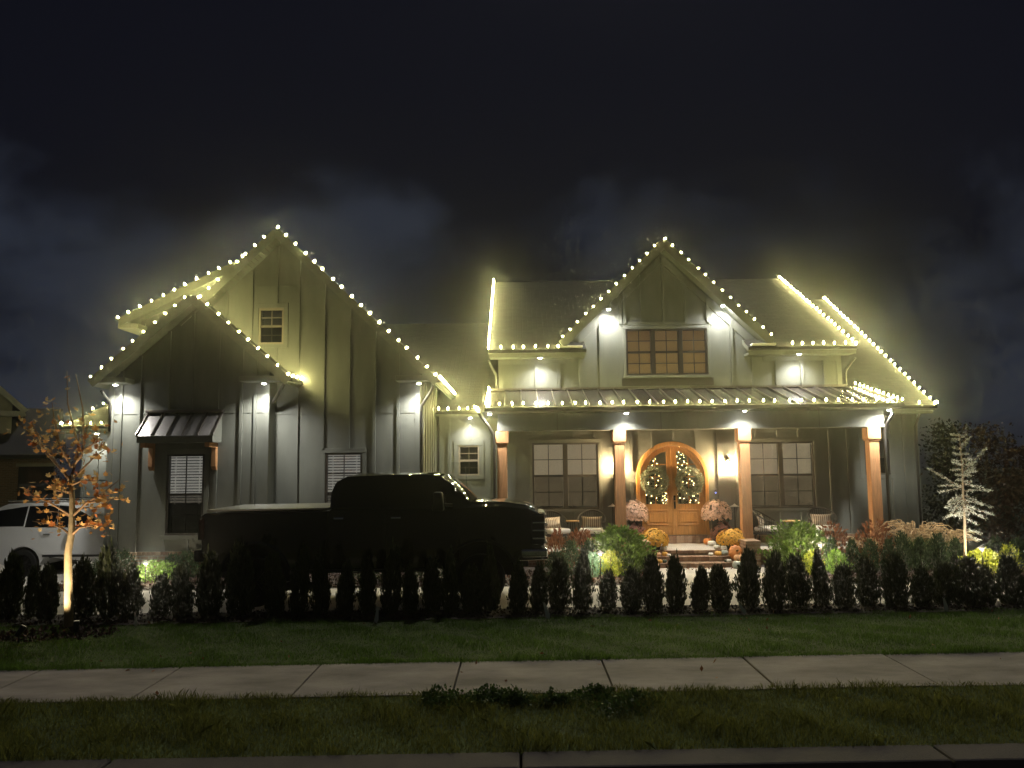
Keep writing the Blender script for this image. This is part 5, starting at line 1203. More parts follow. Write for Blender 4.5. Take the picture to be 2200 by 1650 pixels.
# ------------------------------------------------------------------ maple with russet leaves
mp_o = Vector((at(145, 1345, 11.25).x, 11.25, gz(-6.4, 11.25)))
mpl = empty('maple_tree', mp_o); tag(mpl, 'young maple with a pale lit trunk and sparse russet leaves', 'tree')
def mc(cx, cy, dy=0.): return at(cx / 3.4385, 780 + cy / 3.4385, 11.25 + dy) - mp_o
trunk_p = [(508, 1945, 0), (505, 1650, 0), (502, 1400, 0), (530, 1250, 0), (533, 1000, 0), (526, 830, 0)]
MB().tube([mc(*q) for q in trunk_p], [.062, .052, .048, .044, .036, .028], 12).build('trunk', 'bark', mpl, smooth=True)
brs = [[(526, 840, 0), (560, 740, .1), (585, 640, .18), (585, 500, .25)], [(526, 770, 0), (600, 690, -.1), (622, 600, -.2), (650, 450, -.3)], [(515, 860, 0), (430, 760, .15), (330, 650, .25), (260, 560, .3), (130, 430, .3)],
       [(526, 770, 0), (440, 610, -.15), (390, 500, -.25)], [(440, 610, -.15), (400, 420, -.2), (385, 290, -.25)], [(585, 640, .18), (500, 300, .2), (495, 60, .2)], [(622, 600, -.2), (610, 330, -.25), (560, 80, -.3)],
       [(518, 950, 0), (430, 945, -.2), (320, 870, -.3)], [(520, 970, 0), (455, 910, .2), (400, 810, .35)], [(528, 1130, 0), (350, 1020, -.2), (250, 985, -.3), (165, 910, -.35)],
       [(524, 1270, 0), (460, 1220, .2), (370, 1190, .3), (240, 1168, .4)], [(540, 1130, 0), (640, 1030, -.15), (760, 960, -.25), (885, 860, -.3)], [(640, 1030, -.15), (790, 1015, -.2), (892, 992, -.25)],
       [(540, 1240, 0), (640, 1190, .2), (735, 1160, .3)], [(535, 1265, 0), (590, 1215, -.2), (750, 1188, -.35), (832, 1215, -.4)], [(538, 1100, 0), (620, 1070, .2), (790, 1060, .35)], [(545, 850, 0), (690, 700, .2), (800, 620, .3)],
       [(622, 640, -.2), (700, 590, -.3), (745, 500, -.35)], [(530, 900, 0), (600, 870, -.3), (720, 870, -.45)], [(330, 650, .25), (290, 560, .15), (235, 440, .1)], [(430, 760, .15), (390, 700, .3), (370, 590, .4)], [(526, 1130, 0), (420, 1100, .3), (330, 1090, .4)]]
ml = bpy.data.meshes.new('leaf')
lo_ = [(0, 0, 0), (.18, .12, .02), (.5, .18, .0), (.32, .34, .03), (.52, .62, -.02), (.2, .58, .02), (0, 1.0, -.05), (-.2, .58, .02), (-.52, .62, -.02), (-.32, .34, .03), (-.5, .18, 0), (-.18, .12, .02), (0, .4, -.04)]
ml.from_pydata(lo_, [], [(12, i, i + 1) for i in range(0, 11)] + [(12, 11, 0)]); ml.update(); MLV = []
for nm, c in (('maple_leaf_a', (.46, .20, .05)), ('maple_leaf_b', (.50, .30, .11)), ('maple_leaf_c', (.34, .11, .03)), ('maple_leaf_d', (.50, .37, .20))):
    leaf_mat(nm, c, var=.3, trans=.35); m2 = ml.copy(); m2.materials.append(MATS[nm]); MLV.append(m2)
g = random.Random(5); nleaf = 0
for bi, br in enumerate(brs):
    pts = [mc(*q) for q in br]; r0 = .017 if bi not in (0, 1, 2) else .022
    bo = MB().tube(pts, [r0 * (1 - .75 * i / (len(pts) - 1)) for i in range(len(pts))], 6).build('branch', 'twig', mpl, smooth=True)
    bare = bi in (5, 6)
    for k in range(4 if bare else 16):
        t = g.uniform(.35, 1.0); seg = t * (len(pts) - 1); i = min(int(seg), len(pts) - 2); q = pts[i].lerp(pts[i + 1], seg - i)
        if nleaf >= 295: break
        off = Vector((g.gauss(0, .07), g.gauss(0, .10), g.gauss(-.01, .06)))
        o = link('leaf', g.choice(MLV), bo); o.location = q + off; o.scale = [g.uniform(.06, .105)] * 3; o.rotation_euler = (g.uniform(1.2, 3.6), g.uniform(-.9, .9), g.uniform(0, 6.28)); nleaf += 1
XL = ([], [])
for bi, br in enumerate(brs):
    if bi in (5, 6): continue
    pts = [mc(*q) for q in br]
    for k in range(9):
        t = g.uniform(.25, 1.03); seg = min(t, .999) * (len(pts) - 1); i = min(int(seg), len(pts) - 2); q = pts[i].lerp(pts[i + 1], seg - i) + Vector((g.gauss(0, .09), g.gauss(0, .13), g.gauss(-.02, .08)))
        Mx = Matrix.Translation(q) @ Matrix.Rotation(g.uniform(0, 6.28), 4, 'Z') @ Matrix.Rotation(g.uniform(1.2, 3.6), 4, 'X') @ Matrix.Scale(g.uniform(.05, .09), 4); o_ = len(XL[0])
        XL[0].extend([tuple(Mx @ Vector(v)) for v in lo_]); XL[1].extend([(12 + o_, i_ + o_, i_ + 1 + o_) for i_ in range(11)] + [(12 + o_, 11 + o_, o_)])
tag(quick('leaves', np.array(XL[0]), np.array(XL[1]), 'maple_leaf', mpl), kind='stuff')
# two black uplights at its foot
def spot(name, loc, target, power, ang, colr, parent, size=.03):
    l = bpy.data.lights.new(name, 'SPOT'); l.energy = power; l.color = colr; l.spot_size = R(ang); l.spot_blend = .6; l.shadow_soft_size = size
    o = bpy.data.objects.new(name, l); col.objects.link(o); o.parent = parent
    o.location = loc; o.rotation_mode = 'QUATERNION'; o.rotation_quaternion = (Vector(target) - Vector(loc)).to_track_quat('-Z', 'Y'); return o
def uplight(pos, target, label, power, ang=82, colr=(1.0, .78, .45)):
    r = empty('garden_uplight', pos); tag(r, label, 'garden light', 'landscape uplights'); d = (Vector(target) - Vector(pos)).normalized()
    MB().tube([(0, 0, -.05), (0, 0, .10)], .012, 6).build('stake', 'black_plastic', r)
    h0 = Vector((0, 0, .12)); MB().tube([h0 - d * .05, h0 - d * .045, h0 + d * .08, h0 + d * .1], [.02, .034, .038, .042], 12).build('housing', 'black_plastic', r, smooth=True)
    MB().tube([h0 + d * .101, h0 + d * .104], .034, 12).build('lens', 'uplight_lens', r)
    spot('uplight_lamp', h0 + d * .12, Vector(target) - Vector(pos), power, ang, colr, r)
pl_ = at(40, 1372, 10.6); uplight((pl_.x, 10.6, gz(pl_.x, 10.6)), mp_o + Vector((.05, .0, .95)), 'black stake uplight left of the maple trunk', P_TREE)
pl_ = at(172, 1352, 11.0); uplight((pl_.x, 10.9, gz(pl_.x, 10.9)), mp_o + Vector((.1, .15, 2.2)), 'black stake uplight right of the maple trunk', P_TREE * .5)

# ------------------------------------------------------------------ pale blue cedar lit from below
CY_ = 17.2; co = Vector((at(2073, 1235, CY_).x, CY_, gz(9.8, CY_)))
cdr = empty('cedar_tree', co); tag(cdr, 'slender pale blue cedar with drooping branches at right', 'tree')
def cc(cx, cy, dy=0.): return at(1940 + cx / 4.585, 880 + cy / 4.585, CY_ + dy) - co
tp_ = [(612, 1640), (610, 1400), (608, 1100), (592, 850), (586, 600), (570, 400), (555, 250), (485, 140)]
MB().tube([cc(*q) for q in tp_], [.034, .032, .028, .022, .017, .012, .008, .003], 8).build('trunk', 'bark', cdr, smooth=True)
cb_ = [((585, 775), (245, 572)), ((590, 730), (770, 760)), ((600, 800), (885, 795)), ((590, 610), (820, 382)), ((573, 385), (648, 275)), ((560, 275), (628, 230)), ((555, 250), (470, 238)), ((560, 300), (490, 295)), ((572, 400), (505, 370)), ((575, 445), (500, 425)), ((578, 440), (650, 435)), ((580, 490), (675, 468)), ((580, 505), (495, 495)), ((585, 545), (500, 520)), ((585, 545), (715, 520)), ((587, 595), (470, 595)), ((588, 600), (705, 605)), ((588, 645), (520, 635)), ((588, 650), (670, 640)), ((588, 690), (530, 685)), ((588, 700), (672, 705)), ((586, 745), (355, 745)), ((586, 765), (360, 815)), ((594, 840), (780, 930)), ((594, 840), (450, 912)), ((596, 870), (410, 962)), ((598, 900), (455, 980)), ((600, 930), (470, 1022)), ((598, 880), (882, 962)), ((600, 930), (872, 1030)), ((603, 960), (830, 1080)), ((605, 1040), (490, 1040)), ((606, 1060), (725, 1135)), ((604, 1000), (400, 1072)), ((612, 1180), (782, 1225)), ((612, 1230), (755, 1285)), ((590, 660), (700, 560)), ((580, 560), (660, 470)), ((596, 860), (700, 1000)), ((598, 900), (640, 1050)), ((600, 940), (560, 1060))]
g = random.Random(9); need = []; nd = []
for (a_, e_) in cb_:
    L = abs(e_[0] - a_[0]); dy = g.uniform(-.45, .45) * min(1, L / 200)
    A, E = cc(*a_), cc(*e_, dy); Mid = A.lerp(E, .5) + Vector((0, 0, g.uniform(-.02, .02)))
    bo = MB().tube([A, Mid, E], [.009, .006, .002], 5).build('branch', 'twig', cdr)
    n = int(20 + (E - A).length * 175); pts = []; nr = []
    for k in range(n):
        t = g.uniform(.08, 1.0); q = A.lerp(Mid, t * 2) if t < .5 else Mid.lerp(E, t * 2 - 1); d = (E - A).normalized()
        sprd = .028 + .03 * math.sin(t * 3.1)
        pts.append(q + Vector((g.gauss(0, .012), g.gauss(0, sprd), g.gauss(-.004, .014)))); nr.append(d * .7 + Vector((g.gauss(0, .3), g.gauss(0, .3), g.uniform(-.1, .4))))
    v, f = leaves(np.array([tuple(p) for p in pts]), .04, np.array([tuple(p) for p in nr]), .5, g.randint(1, 9999), .38); tag(quick('needles', v, f, 'cedar_needle', bo), kind='stuff')
uplight((co.x - .25, CY_ - .75, gz(co.x, CY_ - .7)), co + Vector((-.05, 0, 1.7)), 'black uplight at the foot of the pale cedar', P_TREE * 1.05, 70, (1.0, .93, .78))

# ------------------------------------------------------------------ path lights
def path_light(px, ptop, pbot, Y, label):
    p = at(px, pbot, Y); zt = at(px, ptop, Y).z; z0 = gz(p.x, Y); h = max(.3, zt - z0); r = empty('path_light', (p.x, Y, z0)); tag(r, label, 'path light', 'path lights in the planting bed')
    MB().tube([(0, 0, -.05), (0, 0, h - .05)], .012, 8).build('stem', 'bronze', r)
    MB().lathe([(.088, h - .055), (.085, h - .048), (.03, h - .012), (.008, h)], 16).build('cap', 'pole_cap', r, smooth=False)
    MB().lathe([(.028, h - .085), (.03, h - .058)], 12).build('lens', 'path_lens', r)
    point('path_lamp', (0, 0, h - .10), P_PATH, (1.0, .88, .60), .03, r)
path_light(312, 1204, 1245, 16.9, 'small mushroom path light by the lime shrub left of the truck')
path_light(1290, 1183, 1228, 17.0, 'small mushroom path light between blue green and golden mounds')
path_light(1764, 1164, 1215, 17.2, 'small mushroom path light beside the large green shrub on the right')
path_light(2112, 1172, 1222, 16.8, 'small mushroom path light in front of the wide golden shrub')

# ------------------------------------------------------------------ porch furniture
def chair(px, rz, label, Y=21.15):
    p = at(px, 1140, Y); r = empty('porch_chair', (p.x, Y, PF), rz); tag(r, label, 'chair', 'dark wicker chairs on the porch')
    arc = [(.34 * math.sin(a), .05 + .34 * math.cos(a), .0) for a in np.linspace(-2.2, 2.2, 19)]
    def railz(a): return .60 + .34 * max(0, math.cos(a * .68)) ** 1.4
    rail = [(.36 * math.sin(a), .02 + .36 * math.cos(a), railz(a)) for a in np.linspace(-2.1, 2.1, 21)]
    MB().tube(rail, .018, 8).build('back_rail', 'wicker', r, smooth=True)
    bk = MB()
    for a in np.linspace(-2.0, 2.0, 25): bk.tube([(.32 * math.sin(a), .02 + .32 * math.cos(a), .36), (.36 * math.sin(a), .02 + .36 * math.cos(a), railz(a))], .007, 5)
    for zf in (.3, .65): bk.tube([((.32 + .04 * zf) * math.sin(a), .02 + (.32 + .04 * zf) * math.cos(a), .36 + (railz(a) - .36) * zf) for a in np.linspace(-2.0, 2.0, 17)], .006, 5)
    bk.build('backrest', 'wicker', r)
    MB().lathe([(.33, .30), (.35, .32), (.35, .36), (.33, .37)], 24, (0, .02, 0)).build('seat_frame', 'wicker', r)
    for sx in (-1, 1):
        for sy in (-1, 1): MB().tube([(sx * .22, .02 + sy * .2, .31), (sx * .27, .02 + sy * .25, 0)], [.02, .012], 8).build('leg', 'bronze', r)
    MB().box(-.31, .31, -.32, .26, .375, .50).build('seat_cushion', 'cushion', r, bevel=.05, seg=4)
    return r
def pillow(ch, label):
    o = MB(); n = 8; vs = []; 
    for j in range(n + 1):
        for i in range(n + 1):
            u_, v_ = i / n * 2 - 1, j / n * 2 - 1; t = .07 * (1 - u_ ** 4) * (1 - v_ ** 4); pin = 1 + .09 * (abs(u_) ** 3) * (abs(v_) ** 3) - .06 * (1 - abs(u_)) * abs(v_) ** 2
            vs.append((u_ * .25 * pin, -t, v_ * .14 * (1 + .12 * abs(u_) ** 3)))
    back = [(x, -y, z) for x, y, z in vs]; m_ = (n + 1) ** 2
    fs = [(j * (n + 1) + i, j * (n + 1) + i + 1, (j + 1) * (n + 1) + i + 1, (j + 1) * (n + 1) + i) for j in range(n) for i in range(n)]
    o.add(vs, fs); o.add(back, [f[::-1] for f in fs]); ob = o.build('pillow', 'pillow_stripe', smooth=True)
    Mx = Matrix.Translation(ch.location) @ Matrix.Rotation(ch.rotation_euler.z, 4, 'Z') @ Matrix.Translation((0, .14, .64)) @ Matrix.Rotation(R(-14), 4, 'X'); ob.matrix_world = Mx
    tag(ob, label, 'pillow', 'striped pillows on the porch chairs')
for px, rz, l1, l2 in ((1192, R(28), 'dark wicker chair half hidden by the truck grille', 'striped pillow on the chair behind the truck grille'), (1271, R(-8), 'dark wicker chair in front of the left double window', 'tan striped pillow on the chair left of the second post'),
                       (1647, R(62), 'dark wicker chair turned sideways beside the third post', 'striped pillow on the sideways chair by the third post'), (1768, R(-8), 'dark wicker chair between the right double window and the end post', 'tan striped pillow on the chair nearest the end post')):
    c = chair(px, rz, l1); pillow(c, l2)
def side_table(px, w_, label):
    p = at(px, 1118, 21.2); r = empty('side_table', (p.x, 21.2, PF)); tag(r, label, 'table', 'small porch side tables'); h = p.z - PF; w2 = w_ / 2
    MB().lathe([(w2 - .01, h - .03), (w2, h - .02), (w2, h - .005), (w2 - .008, h)], 24).build('top', 'wood_top', r)
    for k in range(3):
        a = k * 2.094 + .4; MB().tube([(.05 * math.cos(a), .05 * math.sin(a), h - .03), (w2 * .8 * math.cos(a), w2 * .8 * math.sin(a), 0)], .012, 6).build('leg', 'bronze', r)
side_table(1230, .36, 'small round wood topped table between the left pair of chairs'); side_table(1700, .46, 'small round wood topped table between the right pair of chairs')
for px, lb in ((1316, 'thin pole with a pale conical cap behind the second post'), (1578, 'thin pole with a pale conical cap left of the third post')):
    p = at(px, 1088, 21.55); r = empty('capped_pole', (p.x, 21.55, PF)); tag(r, lb, 'pole', 'capped poles beside the door'); h = p.z - PF + .03
    MB().tube([(0, 0, .02), (0, 0, h)], .012, 8).build('pole', 'bronze', r); MB().lathe([(.10, 0), (.11, .02)], 16).build('base', 'bronze', r)
    MB().lathe([(.125, h - .03), (.12, h - .025), (.05, h + .005), (.02, h + .03), (.006, h + .05)], 18).build('cap', 'pole_cap', r)

# mums
def mum(px, py_top, wpx, Y, m, label, zb, pot_h, leafm='bed_leaf', name='potted_mum', tall=False):
    top = at(px, py_top, Y); rr = wpx / 2 / 1700 * Y; g_ = np.random.default_rng(int(px + py_top)); r = empty(name, (top.x, Y, zb)); tag(r, label, 'flowers', 'chrysanthemums by the front door')
    H_ = top.z - zb; dome = max(.14, H_ - pot_h)
    if tall: MB().hexa([(-.13, -.13, 0), (.13, -.13, 0), (.13, .13, 0), (-.13, .13, 0)], [(-.18, -.18, pot_h + .02), (.18, -.18, pot_h + .02), (.18, .18, pot_h + .02), (-.18, .18, pot_h + .02)]).build('planter', 'pot_black', r, bevel=.01)
    else: MB().lathe([(rr * .40, 0), (rr * .52, pot_h * .9), (rr * .56, pot_h * .9), (rr * .56, pot_h + .02)], 20).build('pot', 'pot_black', r)
    n = 1000; ct = g_.uniform(-.18, 1, n); a = g_.uniform(0, 2 * math.pi, n); st = np.sqrt(1 - np.clip(ct, -1, 1) ** 2); k = 1 + .07 * np.sin(a * 4 + ct * 5) + g_.normal(0, .03, n)
    P = np.stack([rr * st * np.cos(a) * k, rr * st * np.sin(a) * k, pot_h + dome * (.14 + .86 * ct) * k], 1); nr = np.stack([st * np.cos(a), st * np.sin(a), ct], 1)
    V = []; F = []
    for i in range(n):                                       # each bloom a small cupped rosette of six petals
        nn = Vector(nr[i]).normalized(); t1 = nn.orthogonal().normalized(); t2 = nn.cross(t1); s_ = g_.uniform(.020, .032); o_ = len(V); c = Vector(P[i]); V.append(tuple(c + nn * s_ * .2))
        for j in range(6): q = j / 6 * 6.283; V.append(tuple(c + (t1 * math.cos(q) + t2 * math.sin(q)) * s_ + nn * s_ * .5))
        for j in range(6): F.append((o_, o_ + 1 + j, o_ + 1 + (j + 1) % 6))
    tag(quick('blooms', np.array(V), np.array(F), m, r), kind='stuff')
    v, f = leaves(P * np.array([.88, .88, .97]) - np.array([0, 0, dome * .08]), .035, nr, .8, 7, .5); tag(quick('foliage', v, f, leafm, r), kind='stuff')
z1 = PF - .01
mum(1404, 1138, 58, 20.32, 'bloom_gold', 'gold chrysanthemum in the pot left of the steps', PF, .14)
mum(1576, 1138, 68, 20.34, 'bloom_gold', 'gold chrysanthemum in the pot right of the steps', PF, .14)
mum(1551, 1122, 46, 21.3, 'bloom_wine', 'wine red chrysanthemum right of the door', PF, .12); mum(1366, 1126, 44, 21.3, 'bloom_wine', 'wine red chrysanthemum left of the door', PF, .12)
mum(1538, 1077, 60, 21.45, 'bloom_blush', 'blush chrysanthemum in the tall planter right of the door', PF, .68, tall=True); mum(1363, 1077, 56, 21.45, 'bloom_blush', 'blush chrysanthemum in the tall planter left of the door', PF, .68, tall=True)

# pumpkins
def pumpkin(px, rpx, Y, z, m, label, sq=.72, tilt=0., stem='pumpkin_stem'):
    rr = rpx / 1700 * Y; x = at(px, 1185, Y).x; n, k = 40, 12; mb = MB(); vs = []
    for j in range(k + 1):
        t = math.pi * j / k
        for i in range(n):
            a = 2 * math.pi * i / n; rib = 1 - .10 * abs(math.cos(a * 5)) ** 4 * math.sin(t) ** .5; s_ = math.sin(t) ** .8 * rib; dz = math.cos(t) * sq * (1 - .18 * math.cos(t) ** 8)
            vs.append((rr * s_ * math.cos(a), rr * s_ * math.sin(a), rr * (dz + sq * .86)))
    mb.add(vs, [(j * n + i, (j + 1) * n + i, (j + 1) * n + (i + 1) % n, j * n + (i + 1) % n) for j in range(k) for i in range(n)])
    r = empty('pumpkin', (x, Y, z), random.uniform(0, 6)); tag(r, label, 'pumpkin', 'pumpkins and gourds on the steps'); mb.build('body', 'pumpkin_' + m, r, smooth=True)
    MB().tube([(0, 0, rr * sq * 1.5), (.01, 0, rr * (sq * 1.86)), (rr * .15, .0, rr * (sq * 1.86 + .2))], [rr * .16, rr * .10, rr * .09], 7).build('stem', stem, r)
    if tilt: r.rotation_mode = 'XYZ'; r.rotation_euler = (R(tilt), 0, 0); r.location.z += rr * .25
S1, S2, GR = PF - .118, PF - .238, gz(4, 19.3) + .015
for a in ((1427, 7.5, 20.24, PF, 'white', 'white pumpkin on the landing beside the left gold flowers'), (1414, 6.5, 19.98, S1, 'striped', 'small striped pumpkin on the upper left of the steps'), (1428, 7, 20.0, S1, 'yellow', 'yellow pumpkin on the upper left step'),
          (1437, 4.5, 19.92, S1, 'white', 'tiny white pumpkin on the upper left step'), (1405, 8, 19.72, S2, 'peach', 'peach pumpkin against the left pier'), (1417, 6, 19.62, S2, 'yellow', 'small yellow pumpkin on the lower left step'),
          (1427, 5.5, 19.66, S2, 'green', 'small dark green gourd on the lower left step'), (1408, 9.5, 19.25, GR, 'striped', 'striped orange pumpkin on the ground by the left pier'),
          (1541, 7.5, 20.28, PF, 'white', 'white pumpkin on the landing beside the right gold flowers'), (1543, 7.5, 19.99, S1, 'yellow', 'yellow pumpkin on the upper right step'), (1527, 5.5, 19.95, S1, 'white', 'small flat white pumpkin alone on the upper step'),
          (1557, 9, 20.0, S1, 'grey', 'grey green pumpkin on the upper right step'), (1559, 4.5, 19.66, S2, 'green', 'tiny dark green gourd on the lower right step'), (1566, 5.5, 19.6, S2, 'white', 'small white pumpkin on the lower right step'),
          (1588, 12.5, 19.66, S2, 'peach', 'orange pumpkin in front of the right pier'), (1586, 13.5, 19.2, GR, 'grey', 'large pale grey pumpkin on the ground by the right pier'), (1530, 9, 21.1, PF, 'white', 'round white pumpkin on the porch by the door'), (1523, 11, 21.45, PF, 'orange', 'deep orange pumpkin on the porch beside the door frame')):
    pumpkin(*a)
pumpkin(1579, 16, 19.92, S1 + .0, 'orange', 'large orange pumpkin tipped forward on the right of the steps', .62, 62)

# wreaths on the door
def wreath(px, label):
    p = at(px, 1034, YW - .06); r = empty('wreath', p); tag(r, label, 'wreath', 'wreaths on the front door'); g_ = np.random.default_rng(px); n = 2300
    a = g_.uniform(0, 2 * math.pi, n); q = g_.uniform(0, 2 * math.pi, n); rr = .30 + .062 * np.cos(q) + g_.normal(0, .012, n); y = .045 * np.sin(q)
    P = np.stack([rr * np.cos(a), y, rr * np.sin(a)], 1); nr = np.stack([-np.sin(a) * .9 + np.cos(a) * .5 * np.cos(q), -.4 + .5 * np.sin(q), np.cos(a) * .9 + np.sin(a) * .5 * np.cos(q)], 1)
    v, f = leaves(P, g_.uniform(.04, .09, n), nr, .5, px, .3); tag(quick('greenery', v, f, 'wreath_leaf', r), kind='stuff')
    MB().tube([(.285 * math.cos(i / 24 * 6.2832), 0, .285 * math.sin(i / 24 * 6.2832)) for i in range(25)], .012, 6).build('hoop', 'twig', r)
wreath(1406, 'green wreath on the left door leaf'); wreath(1482, 'green wreath on the right door leaf')

# christmas trees in the foyer
def xmas(x, y, h, seed, label):
    r = empty('christmas_tree', (x, y, ZD)); tag(r, label, 'christmas tree', 'lit trees inside the door'); g_ = np.random.default_rng(seed); n = 2600
    t = g_.uniform(0, 1, n) ** 1.5; a = g_.uniform(0, 2 * math.pi, n); rad = (1 - t) ** .8 * .74 * np.sqrt(g_.uniform(.1, 1, n)) * (.8 + .2 * np.sin(t * 40)); P = np.stack([rad * np.cos(a), rad * np.sin(a), .2 + t * (h - .2)], 1)
    v, f = leaves(P, .09, np.stack([np.cos(a), np.sin(a), np.full(n, -.1)], 1), .4, seed, .3); tag(quick('crown', v, f, 'fir_leaf', r), kind='stuff'); MB().tube([(0, 0, 0), (0, 0, h * .9)], [.04, .01], 8).build('trunk', 'dark_bark', r)
    bm_ = MB().lathe([(.004, -.010), (.009, -.004), (.009, .004), (.004, .010)], 6).mesh('bulb'); bm_.materials.append(MATS['tree_bulb'])
    for k in range(150):
        t = (k + .5) / 150; a = k * 2.4; rad = ((1 - t) ** .8 * .75 + .01) * random.uniform(.85, 1.03); o = link('bulb', bm_, r); o.location = (rad * math.cos(a), rad * math.sin(a), .22 + t * (h - .22))
xmas(DX - .45, YW + 1.5, 2.75, 3, 'lit Christmas tree behind the left door glass'); xmas(DX + .55, YW + 1.7, 2.45, 4, 'lit Christmas tree behind the right door glass')

# marker tags on thin stakes along the hedge
def marker(px, py, hpx, Y, lean, label):
    p = at(px, py, Y); h = hpx / 1700 * Y; z0 = gz(p.x, Y); r = empty('marker_flag', (p.x, Y, z0)); tag(r, label, 'marker', 'white plant tags along the hedge'); r.rotation_euler = (0, R(lean), random.uniform(-.5, .5))
    MB().tube([(0, 0, -.03), (0, 0, h + .03)], .003, 5).build('stake', 'white_trim', r)
    w_ = h * .30; MB().prism([(0, h * .15), (w_ * .7, h * .05), (w_, h * .3), (w_ * .35, h + .02), (0, h)], -.001, .001).build('tag', 'tag_white', r)
for a in ((290, 1347, 28, 11.7, -6, 'white plant tag standing right of the maple'), (803, 1338, 34, 11.75, 14, 'leaning white plant tag below the truck cab'), (1174, 1340, 34, 11.75, -10, 'white plant tag below the truck nose'), (1600, 1327, 26, 11.9, -28, 'white plant tag tipped over below the steps'), (2030, 1313, 28, 11.9, -4, 'white plant tag at the right end of the hedge')):
    marker(*a)

# ------------------------------------------------------------------ neighbour house and trees behind
NY = 36.0
NP = at(56, 880, NY); NPV = Vector((NP.x, NY, 0))
nh = empty('neighbor_house', NPV, R(32)); tag(nh, 'neighboring house with a pale gable and brick lower wall at far left', 'house')
def npart(mb, name, m, bevel=0.):
    o = mb.build(name, m, None, False, bevel); o.parent = nh; o.matrix_parent_inverse = Matrix.Translation(-NPV); return o
def nxz(px, py): return axz(px, py, NY)
ex, ezn = nxz(56, 880); sl = .95; rxn = ex - 4.2; rzn = ezn + 4.2 * sl
wx = nxz(30, 900)[0]
npart(MB().prism([(wx, -.4), (wx, ezn + (ex - wx) * sl - .25), (rxn, rzn - .3), (rxn - 4, rzn - 4 * sl - .3), (rxn - 4, -.4)], NY, NY + .2), 'gable_wall', 'siding_pale')
mb = MB(); 
for s0, s1 in (((ex, ezn), (rxn, rzn)), ((rxn - 4.4, rzn - 4.4 * sl), (rxn, rzn))):
    mb2 = MB(); (xa, za_), (xb, zb_) = s0, s1
    mb2.hexa([(xa, NY - .5, za_ - .22), (xb, NY - .5, zb_ - .22), (xb, NY + 9, zb_ - .22), (xa, NY + 9, za_ - .22)], [(xa, NY - .5, za_), (xb, NY - .5, zb_), (xb, NY + 9, zb_), (xa, NY + 9, za_)]); npart(mb2, 'roof', 'asphalt')
    npart(MB().bar((xa, NY - .52, za_ - .13), (xb, NY - .52, zb_ - .13), .04, .24), 'rake_board', 'white_trim')
npart(MB().box(ex - 1.0, ex, NY - .5, NY, ezn - .34, ezn - .1), 'eave_return', 'white_trim', .02)
lx0, lz_ = nxz(8, 985); lx1 = nxz(112, 985)[0]; lt = nxz(60, 905)[1]
npart(MB().box(-33, lx1 - .2, NY - 2.2, NY + 5, -.5, lz_), 'brick_wall', 'brick_face')
npart(MB().hexa([(-33, NY - 2.8, lz_ - .05), (lx1 + .3, NY - 2.8, lz_ - .05), (lx1 + .3, NY + 4, lz_ + 2.4), (-33, NY + 4, lz_ + 2.4)], [(-33, NY - 2.8, lz_ + .12), (lx1 + .3, NY - 2.8, lz_ + .12), (lx1 + .3, NY + 4, lz_ + 2.55), (-33, NY + 4, lz_ + 2.55)]), 'lower_roof', 'asphalt')
wq = [nxz(42, 1003), nxz(102, 1072)]
npart(MB().box(wq[0][0], wq[1][0], NY - 2.24, NY - 2.19, wq[1][1], wq[0][1]), 'window', 'dark_glass')
npart(MB().box(wq[0][0] - .1, wq[1][0] + .1, NY - 2.26, NY - 2.18, wq[0][1], wq[0][1] + .14), 'lintel', 'mortar')

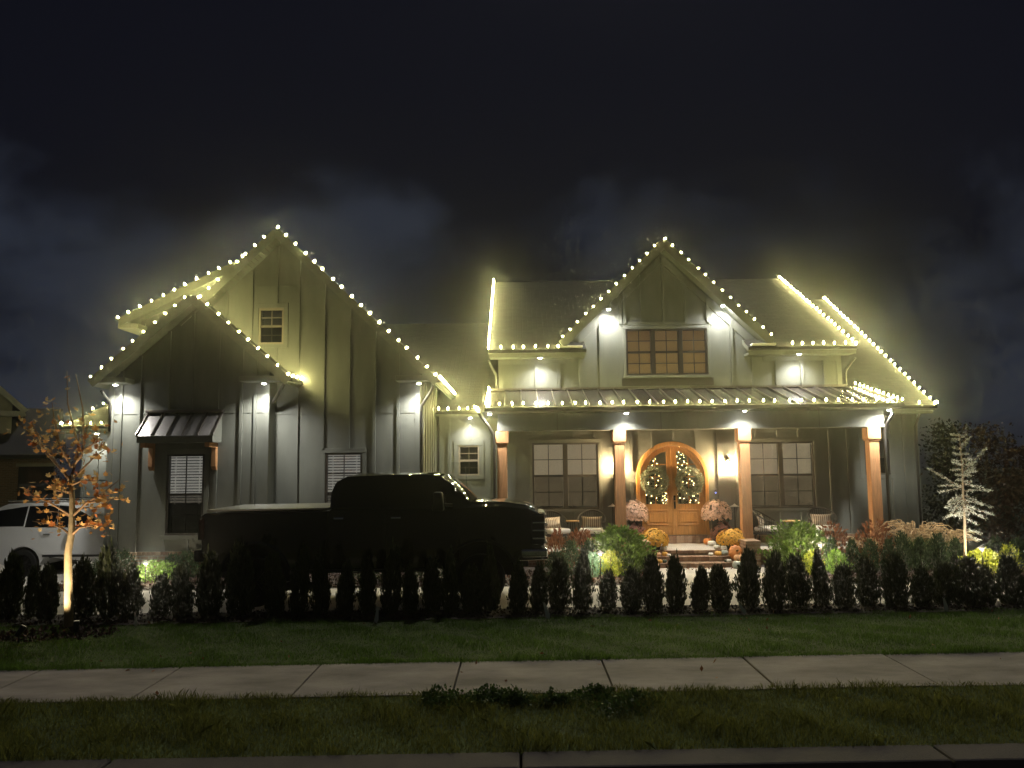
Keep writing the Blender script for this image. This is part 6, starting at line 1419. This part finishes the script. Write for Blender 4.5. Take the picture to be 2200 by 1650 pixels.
def bg_tree(px, ptop, wpx, Y, m, label, n=3800, seed=1, form='round'):
    p = at(px, ptop, Y); h = p.z + .3; wd = wpx / 1700 * Y; r = empty('background_tree', (p.x, Y, -.3)); tag(r, label, 'tree', 'dark trees beyond the house'); g_ = np.random.default_rng(seed)
    MB().tube([(0, 0, 0), (.05, 0, h * .45), (.0, .05, h * .85)], [.12, .08, .02], 8).build('trunk', 'dark_bark', r)
    P = []
    for k in range(26):
        t = g_.uniform(.12, .97); a = g_.uniform(0, 6.28); R_ = wd / 2 * (np.interp(t, [0, .3, .7, 1], [.7, 1, .75, .15]) if form == 'round' else np.interp(t, [0, .15, 1], [.8, 1, .06])); q = R_ * math.sqrt(g_.uniform(.05, 1)); c = np.array([q * math.cos(a), q * math.sin(a), t * h]); s_ = wd * g_.uniform(.09, .17)
        P.append(c + g_.normal(0, 1, (n // 26, 3)) * s_ * np.array([1, 1, .8]))
    P = np.concatenate(P); P = P[P[:, 2] < h * 1.02]; v, f = leaves(P, g_.uniform(.07, .16, len(P)), None, seed=seed, aspect=.55); tag(quick('crown', v, f, m, r), kind='stuff')
for a in ((2030, 905, 130, 25.0, 'tree_dark', 'tall dark evergreen just past the house corner', 3800, 51, 'cone'), (2115, 915, 150, 24.0, 'tree_russet', 'dark russet tree behind the pale cedar', 2600, 52, 'round'), (2205, 960, 150, 22.5, 'tree_russet', 'dark russet tree cut by the right edge', 2400, 53, 'round'), (2160, 1010, 120, 30.0, 'tree_dark', 'low dark tree between the russet trees', 2600, 54, 'round'),
          (2080, 1040, 110, 27.0, 'tree_dark', 'low dark tree behind the fountain grass', 2400, 55, 'round'), (90, 950, 110, 42.0, 'tree_dark', 'dark tree between the neighboring house and the low wing', 2400, 56, 'round')):
    bg_tree(*a)

# ------------------------------------------------------------------ scattering volume added to imitate lens glow around the bulbs
hz = MB().box(-200, 200, -60, 250, -2.2, 11.5).build('glow_haze', 'siding'); tag(hz, 'thin scattering volume added for the glow around the bulbs', 'glow_haze', kind='stuff')
hm = bpy.data.materials.new('glow_volume'); hm.use_nodes = True; ht = hm.node_tree; ht.nodes.clear()
ho = ht.nodes.new('ShaderNodeOutputMaterial'); hv = ht.nodes.new('ShaderNodeVolumePrincipled'); hv.inputs['Density'].default_value = .0027; hv.inputs['Anisotropy'].default_value = .96; hv.inputs['Color'].default_value = (.95, .97, 1.0, 1)
ht.links.new(hv.outputs[0], ho.inputs['Volume']); hz.data.materials.clear(); hz.data.materials.append(hm)
